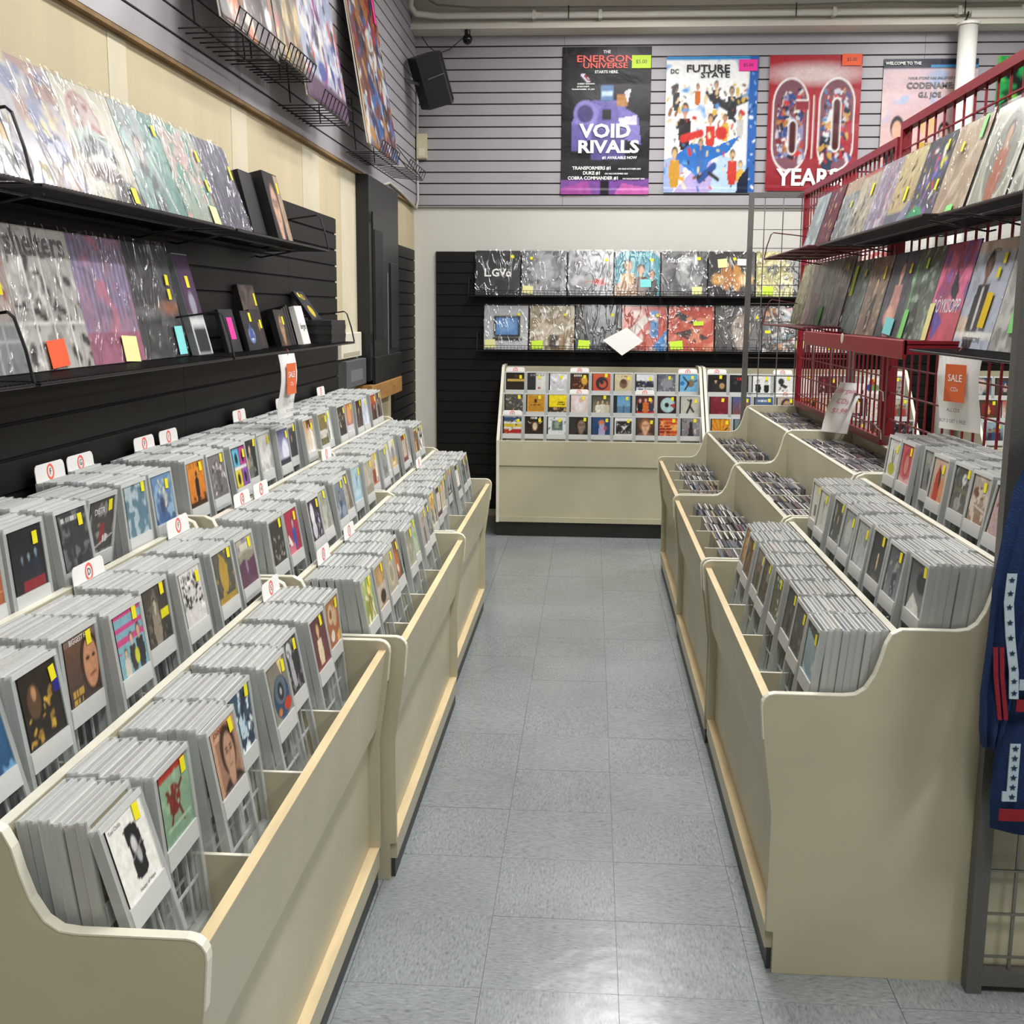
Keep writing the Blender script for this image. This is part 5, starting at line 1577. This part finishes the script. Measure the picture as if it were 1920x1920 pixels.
poster('red poster with a big number 60 and the word YEARS', 1.174, 1.79, 2.315, 3.207,
       'bg a82834 8e1c28;e .5 .14 .45 .07 d8c0c0 6;l f0ece8 .195 .25 .36 .25 .66;l f0ece8 .195 .745 .36 .745 .66;l 7a4a58 .18 .25 .36 .25 .66;l 7a4a58 .18 .745 .36 .745 .66;f .18 .3 .3 c8a890 2a3a68;f .32 .34 .36 d0b8b8 8a88b0;s 150 2a4a8a c8c4d0 7a2030 e0dcd8 b07840 1c2434 8a88b0 c83a3a @.11,.24,.38,.76 *.5;f .66 .44 .4 c89878 1c3048;f .84 .34 .42 c8a080 a02838;s 150 2a4a8a c8c4d0 a02030 e0dcd8 c89a50 1c2434 5a88b8 c83a3a @.61,.24,.87,.76 *.5;l f0ece8 .05 .28 .52 .28 .68;l 4a1418 .038 .28 .52 .28 .68;l f0ece8 .05 .745 .36 .745 .66;l 4a1418 .038 .745 .36 .745 .66;r .3 .33 .44 .4 8a2a34;r .3 .325 .44 .335 f0ece8;l f0ece8 .006 .497 .3 .497 .75;n .1 .5',
       [('YEARS!', .155, WHITEINK, .0, .085, {'bold': .03, 'sx': .95})], ('o', .235, .82, .13, .075, '$5.00'), seed=3)
poster('pale pink poster with suited figures, partly behind the white post', 1.933, 2.555, 2.28, 3.178,
       'bg d0b8c4 d4aa9c;cl a8b4d0 .05 .6;cl d8bcbc .06 .6;r 0 0 1 .075 1c2438;r .5 .05 1 .065 4aa0d8;f .18 .42 .62 d8a890 22242a 3a3a3c;f .5 .4 .62 d8b090 c8a030 d8b860;f .68 .46 .55 d8b8a8 1c1a20 14121a;f .86 .43 .6 8a5a44 a03038 1c1412;n .05 .4',
       [('WELCOME TO THE', .027, WHITEINK, -.185, .866, B2), ('YOUR STORE HAS ENLISTED WITH', .023, GREYINK, .03, .77, {'bold': .02, 'shear': .25}), ('CODENAME:', .054, GREYINK, .0, .722, {'bold': .03}), ('G.I. JOE', .046, GREYINK, .0, .663, {'bold': .03})], None, seed=4)
poster('black and green poster mostly hidden behind the red rail', 2.68, 3.29, 2.29, 3.19,
       'bg 161a18 1c241e;cl 2aa858 .08 .5;cl 8ad84a .06 .62;l 6ad83a .01 .1 .02 .16 .1;r .3 .2 1 .4 1c201c;n .1 .4', [('Lantern', .075, WHITEINK, .1, .77, {'bold': .03, 'shear': .2}), ('Team', .06, WHITEINK, .1, .69, {'bold': .03, 'shear': .2})], None, seed=5)


# leaning prints in wire easels high on the left wall
def art_print(y0, y1, z0, h, label, spec, note=None, lean=9, zb=None):
    t = thing('art_print', label, 'print', T(XS + .15, (y0 + y1) / 2, z0, PI / 2, math.radians(lean)))
    w_ = y1 - y0
    MB().box(-w_ / 2, w_ / 2, .0, .006, 0, h).build('board', mat('white_foam_board', 'dcd8cc', .6), t)
    put('sheet', print_mesh(spec + ';g .75', w_, h, 70, 80, POSTER, 'sheet', bow=lambda gx, gz: -.002 - .004 * np.abs(np.sin(gx * 7 + gz * 5))), t)
    if note:
        k, x, z, ww, hh = note
        MB().box(x - ww / 2, x + ww / 2, -.010, -.0085, z, z + hh).build('price_note', NOTE[k], t)
    e = thing('wire_easel', 'black wire easel holding the ' + label.split(' leaning')[0], 'easel', T(XS, (y0 + y1) / 2, z0 - .01, PI / 2))
    b = MB()
    ww = min(w_, .5)
    for x in np.linspace(-ww / 2, ww / 2, 9):
        b.tube([(x, 0, -.01), (x, -.17, -.008), (x, -.19, .05)], .0026, 5)
    b.tube([(-ww / 2, -.19, .05), (ww / 2, -.19, .05)], .0026, 5).tube([(-ww / 2, -.17, -.008), (ww / 2, -.17, -.008)], .0026, 5)
    b.build('tray', WIRE, e)
    MB().tube([(-ww / 2, 0, .25), (-ww / 2, -.03, .25), (-ww / 2, -.05, 0)], .003, 5).tube([(ww / 2, 0, .25), (ww / 2, -.03, .25), (ww / 2, -.05, 0)], .003, 5).build('back_frame', WIRE, e)
    return t


art_print(3.42, 4.03, 2.335, .9, 'orange and brown print leaning high on left wall', 'bg 5a4038 3a2a2c;cl c86a30 .08 .5;p d87838 .1 .5 .4 .6 .3 .95 .05 .9;p 3a2428 .5 .4 .95 .5 .95 1 .6 1;cl e8d8c8 .2 .7;e .9 .86 .05 .04 e8e8e8;n .15 .5')
art_print(4.05, 4.42, 2.36, .9, 'tan armoured-looking print leaning high on left wall', 'bg 8a7a5c 6a5a44;cl c8a860 .1 .5;cl a03a30 .12 .66;cl 4a4038 .16 .58;n .2 .5')
art_print(4.44, 5.18, 2.30, .9, 'blue and white crowded print leaning high on left wall', 'bg 8a9ac0 b0b4c8;s 160 e8e4e0 3a4a98 a03a8a c84a30 2a2a38 d8d0c0 5a3a7a;cl d8d8e0 .2 .6;r 0 .88 1 1 5a3a5a;n .12 .5', ('g', .3, .62, .05, .1))
art_print(5.62, 6.50, 2.29, .92, 'tall red, blue and brown print leaning high on left wall', 'bg 7a4a3a 6a3a3c;r .5 0 1 .35 b8302c;cl 3a68a8 .1 .5;cl 9ab8d0 .16 .62;cl a87838 .12 .6;s 120 2a3a68 c8d0d8 8a2a2c b88a50 3a2420 e0d8d0;r 0 0 .04 1 d8b080;n .15 .5', ('k', .36, .74, .06, .16))
# empty easel at the end
e = thing('wire_easel', 'empty black wire easel nearest the corner on the left wall', 'easel', T(XS, 6.85, 2.28, PI / 2))
b = MB()
for x in np.linspace(-.3, .3, 8):
    b.tube([(x, 0, .02), (x, -.19, .0), (x, -.21, .05)], .0026, 5)
b.tube([(-.3, -.21, .05), (.3, -.21, .05)], .003, 5).tube([(-.3, -.19, 0), (.3, -.19, 0)], .003, 5).tube([(-.3, 0, .2), (-.3, -.03, .2), (-.3, -.19, .0)], .003, 5).tube([(.3, 0, .2), (.3, -.03, .2), (.3, -.19, .0)], .003, 5)
b.build('tray', WIRE, e)

# ---------------------------------------------------------------- speaker, camera, wall boxes, breaker box
t = thing('speaker', 'black loudspeaker tilted down in the back left corner', 'speaker', Matrix.Translation((-1.09, 7.72, 2.98)) @ Matrix.Rotation(math.radians(24), 4, 'Z') @ Matrix.Rotation(math.radians(-20), 4, 'Y') @ Matrix.Rotation(math.radians(10), 4, 'X'))
MB().prism([(-.085, -.09), (.06, -.12), (.10, -.06), (.10, .06), (.06, .12), (-.085, .09)], -.165, .165, 'z').build('cabinet', BLACKP, t)
MB().prism([(.062, -.113), (.108, -.055), (.108, .055), (.062, .113)], -.15, .15, 'z').build('grille', mat('black_speaker_cloth', '0b0b0c', .9), t)
MB().tube([(-.08, 0, .0), (-.16, .02, .05)], .012, 8).build('mount_arm', GREYM, t)
MB().tube([(-.05, -.11, .02), (.06, -.135, .03)], .004, 6).build('bracket_rod', CHROME, t)
t = thing('security_camera', 'small black dome camera hanging under the beam', 'camera', T(-.87, 7.96, 3.352))
MB().tube([(0, 0, 0), (0, 0, -.035)], .02, 12).build('mount', BLACKP, t)
b = MB()
b.tube([(0, 0, -.03), (0, 0, -.045), (0, 0, -.065), (0, 0, -.085), (0, 0, -.095)], [.02, .032, .034, .024, .008], 14)
b.build('dome', mat('dark_dome_plastic', '0c0c0e', .15), t, smooth=True)
tag(MB().tube([(-.9, 7.96, 3.3), (-1.0, 8.02, 3.24), (-1.08, 8.05, 3.22), (-1.15, 8.07, 3.27), (-1.2, 8.09, 3.34)], .003, 5).build('camera_cable', BLACKP), 'thin black cable sagging from the dome camera', 'cable')
t = thing('wall_box', 'small cream alarm box on the back wall corner', 'alarm box', T(-1.205, YB - .022, 2.53))
MB().cbox(-.035, .035, -.045, 0, 0, .17, .008).build('body', mat('aged_cream_plastic', 'cfc7a6', .5), t)
MB().box(-.022, .022, -.048, -.045, .02, .07).build('label_plate', mat('ivory_plastic', 'ddd6bc', .5), t)
tag(MB().tube([(XL + .035, YB - .04, 3.2), (XL + .03, YB - .04, 2.5), (XL + .035, YB - .05, 2.25), (XL + .03, YB - .1, 2.19), (XL + .03, 7.8, 2.21), (XL + .03, 7.4, 2.235), (XL + .03, 7.0, 2.25), (XL + .03, 6.75, 2.21)], .009, 6).build('phone_cable', mat('grey_white_cable', 'b9b5aa', .6), smooth=True), 'pale cable running down the corner and along the left wall', 'cable')
t = thing('breaker_box', 'black electrical breaker panel on the bare left wall', 'breaker panel', T(XL + .001, 6.12, 1.10, PI / 2))
BRK = mat('black_breaker_enamel', '1b1c1c', .4, noise=.3, nscale=12)
MB().cbox(0, .93, -.07, 0, 0, 1.1, .006).build('cabinet', BRK, t)
MB().cbox(.08, .85, -.078, -.07, .12, .9, .003).build('door', BRK, t)
MB().box(.10, .34, -.082, -.078, .22, .82).build('handle_recess', mat('deep_black', '050505', .5), t)
MB().cbox(.56, .80, -.088, -.078, .16, .66, .004).build('latch_plate', BRK, t)
MB().box(.50, .512, -.0795, -.078, .1, .6).build('worn_seam', mat('bare_scratched_metal', '8a8a86', .5), t)
MB().cbox(.06, .93, -.085, -.07, -.02, .13, .004).build('lower_cover', BRK, t)
for z in (.2, .85):
    MB().tube([(.05, -.08, z), (.05, -.08, z + .06)], .006, 6).build('hinge', BLACKP, t)
OAK = mat('brown_lumber', 'a5793f', .7, noise=.25, nscale=8, stretch=(1, 1, 5))
t = thing('wood_block', 'short brown lumber block nailed to the wall under the breaker panel', 'wood block', T(XL, 6.05, 0.985, PI / 2))
MB().cbox(0, .98, -.09, 0, 0, .095, .004).build('block', OAK, t)
for x in (.25, .7):
    MB().tube([(x, -.093, .05), (x, -.089, .05)], .004, 6).build('nail_head', GREYM, t)
t = thing('wood_block', 'grey painted block on the bare wall left of the lumber block', 'wood block', T(XL, 5.60, 1.09, PI / 2))
MB().cbox(0, .5, -.05, 0, 0, .14, .004).build('block', mat('grey_painted_wood', '55595a', .6, noise=.2, nscale=10), t)
MB().box(.1, .4, -.0515, -.05, .03, .09).build('worn_patch', mat('scuffed_grey', '6c7070', .7), t)
t = thing('wood_block', 'white painted board on the bare wall above the grey block', 'wood block', T(XL, 5.58, 1.24, PI / 2))
MB().cbox(0, .5, -.03, 0, 0, .13, .004).build('block', mat('chalky_white_board', 'dcd6c6', .7, noise=.1), t)
MB().box(.05, .45, -.0315, -.03, .01, .03).build('batten', mat('aged_batten', 'b0a890', .7), t)

# ---------------------------------------------------------------- paper signs and letter cards


def sale_sign(label, M):
    t = thing('sale_sign', label, 'sign', M @ Matrix.Scale(.74, 4))
    b = MB()
    n = 8
    for i in range(n):
        z = -.28 * i / (n - 1)
        y = -.012 * math.sin(i * .7)
        b.v += [(-.105, y - .004, z), (.105, y + .004, z), (-.105, y - .003, z), (.105, y + .005, z)]
    for i in range(n - 1):
        k = i * 4
        b.f += [(k, k + 4, k + 5, k + 1), (k + 2, k + 3, k + 7, k + 6), (k, k + 2, k + 6, k + 4), (k + 1, k + 5, k + 7, k + 3)]
        b.m += [0] * 4
    b.build('paper', WHITEP, t, smooth=True)
    MB().box(-.055, .055, -.0215, -.0205, -.175, -.04).build('orange_panel', mat('orange_print', 'dd6a3c', .6), t)
    text('SALE', .036, WHITEINK, t, 0, -.09, -.0225, bold=.01)
    text('CDs', .022, WHITEINK, t, 0, -.13, -.0225)
    text('ALL CDS', .018, GREYINK, t, 0, -.205, -.0205, bold=.01)
    text('BUY 3 GET 1 FREE', .018, GREYINK, t, 0, -.245, -.0205, bold=.01)
    MB().tube([(0, -.005, -.006), (0, -.012, .008), (.004, 0, .022)], .002, 5).build('red_tie', RED, t)
    return t


sale_sign('white paper sale sign hanging from the red grid shelf', T(.985, 3.10, 1.385, math.radians(-68)))
sale_sign('white paper sale sign hanging from the lower left wire shelf', T(-.985, 3.62, 1.345, math.radians(84)))
t = thing('paper_sign', 'handwritten bargain CDs price sign propped in the middle right bin', 'sign', Matrix.Translation((1.075, 5.04, .968)) @ Matrix.Rotation(math.radians(-48), 4, 'Z') @ Matrix.Rotation(math.radians(-30), 4, 'X') @ Matrix.Scale(1.05, 4))
b = MB()
n = 7
for i in range(n):
    z = .235 * i / (n - 1)
    y = -.02 * math.sin(PI * i / (n - 1))
    b.v += [(-.065, y, z), (.065, y, z), (-.065, y + .001, z), (.065, y + .001, z)]
for i in range(n - 1):
    k = i * 4
    b.f += [(k, k + 1, k + 5, k + 4), (k + 2, k + 6, k + 7, k + 3), (k, k + 4, k + 6, k + 2), (k + 1, k + 3, k + 7, k + 5)]
    b.m += [0] * 4
b.build('paper', WHITEP, t, smooth=True)
for s, z, sz in (('Bargain', .185, .032), ('CDs', .135, .034), ('$1.99', .09, .034)):
    text(s, sz, mat('faded_pink_ink', 'd06a80', .6), t, 0, z, -.0225, shear=.15)
t = thing('paper_sign', 'blank white paper turned on its corner over the lower back shelf', 'sign', Matrix.Translation((.215, 7.94, 1.185)) @ Matrix.Rotation(math.radians(-6), 4, 'X'))
MB().prism([(0, 0), (.145, .10), (.03, .195), (-.135, .105)], -.001, 0, 'y').build('paper', WHITEP, t)
MB().tube([(.03, -.002, .18), (.03, .01, .2)], .002, 5).build('tape', PALEY, t)


def letter_card(M, L, label, w_=.14):
    t = thing('letter_card', label, 'divider card', M)
    h = .043
    o_ = [(-w_ / 2, 0), (w_ / 2, 0), (w_ / 2, h - .012), (w_ / 2 - .004, h - .004), (w_ / 2 - .012, h), (-w_ / 2 + .012, h), (-w_ / 2 + .004, h - .004), (-w_ / 2, h - .012)]
    MB().prism([(a, z - .10) if z == 0 else (a, z) for a, z in o_], -.0008, .0008, 'y').build('card', WHITEP, t)
    b = MB()
    ang = np.linspace(0, 2 * PI, 21)
    for a, c in zip(ang[:-1], ang[1:]):
        k = len(b.v)
        for q in (a, c):
            for r in (1.05, .74):
                b.v.append((.016 * r * math.cos(q), -.0014, (.022) + .0175 * r * math.sin(q)))
        b.f.append((k, k + 1, k + 3, k + 2))
        b.m.append(0)
    b.build('red_ring', PINKINK, t)
    text(L, .02, BLACKINK, t, 0, .022, -.0016)
    return t


CARDS = [('L1', 1, 4, 'D'), ('L1', 0, 7, 'E'), ('L1', 1, 7, 'F'), ('L2', 2, 0, 'D'), ('L2', 2, 4, 'E'), ('L2', 2, 5, 'G'), ('L2', 1, 1, 'G'), ('L2', 1, 3, 'H'), ('L2', 0, 3, 'E'), ('L2', 0, 5, 'I'), ('L2', 1, 6, 'J'), ('L3', 2, 1, 'E'), ('L3', 2, 3, 'I'), ('L3', 2, 6, 'T'), ('L3', 1, 0, 'L'), ('L3', 0, 3, 'R'), ('R1', 2, 3, 'I'), ('R1', 2, 2, 'D'), ('R1', 2, 1, 'D')]
CARDS = CARDSPOS if 'CARDSPOS' in globals() else CARDS
for (key, tier, col, Lt) in CARDS:
    s, xf, y0, y1, nm = BINS[key]
    cw = (y1 - y0 - .036) / 4
    yc = y0 + .018 + cw * (col // 2) + cw / 2 + (-.0775 if col % 2 == 0 else .0775)
    u0, u1, zf = tiers(key)[tier]
    letter_card(T(xf + s * (u1 - .0045), yc, zf + .297, PI / 2 if s < 0 else -PI / 2, math.radians(6)), Lt, f'white letter {Lt} card behind {ORD[col]} row, {TIERN[tier]} tier, {nm} bin')
for (k, c, Lt) in ((2, 0, 'A'), (2, 3, 'M'), (2, 8, 'R'), (1, 3, 'C'), (1, 6, 'S'), (0, 0, 'B')):
    y, z = RACKF[k]
    letter_card(T(-.612 + .02 + (c + .5) * .1475, y + .055, z + .285, 0, math.radians(7)), Lt, f'white letter {Lt} card behind {ORD[c]} CD, {["bottom", "middle", "top"][k]} row of aisle-end rack', .128)
for (k, c) in ((2, 0), (1, 3), (2, 3), (2, 8)):
    y, z = RACKF[k]
    letter_card(T(.765 + .02 + (c + .5) * .1475, y + .055, z + .285, 0, math.radians(7)), 'N', f'white letter card behind {ORD[c]} CD, {["bottom", "middle", "top"][k]} row of second rack', .128)
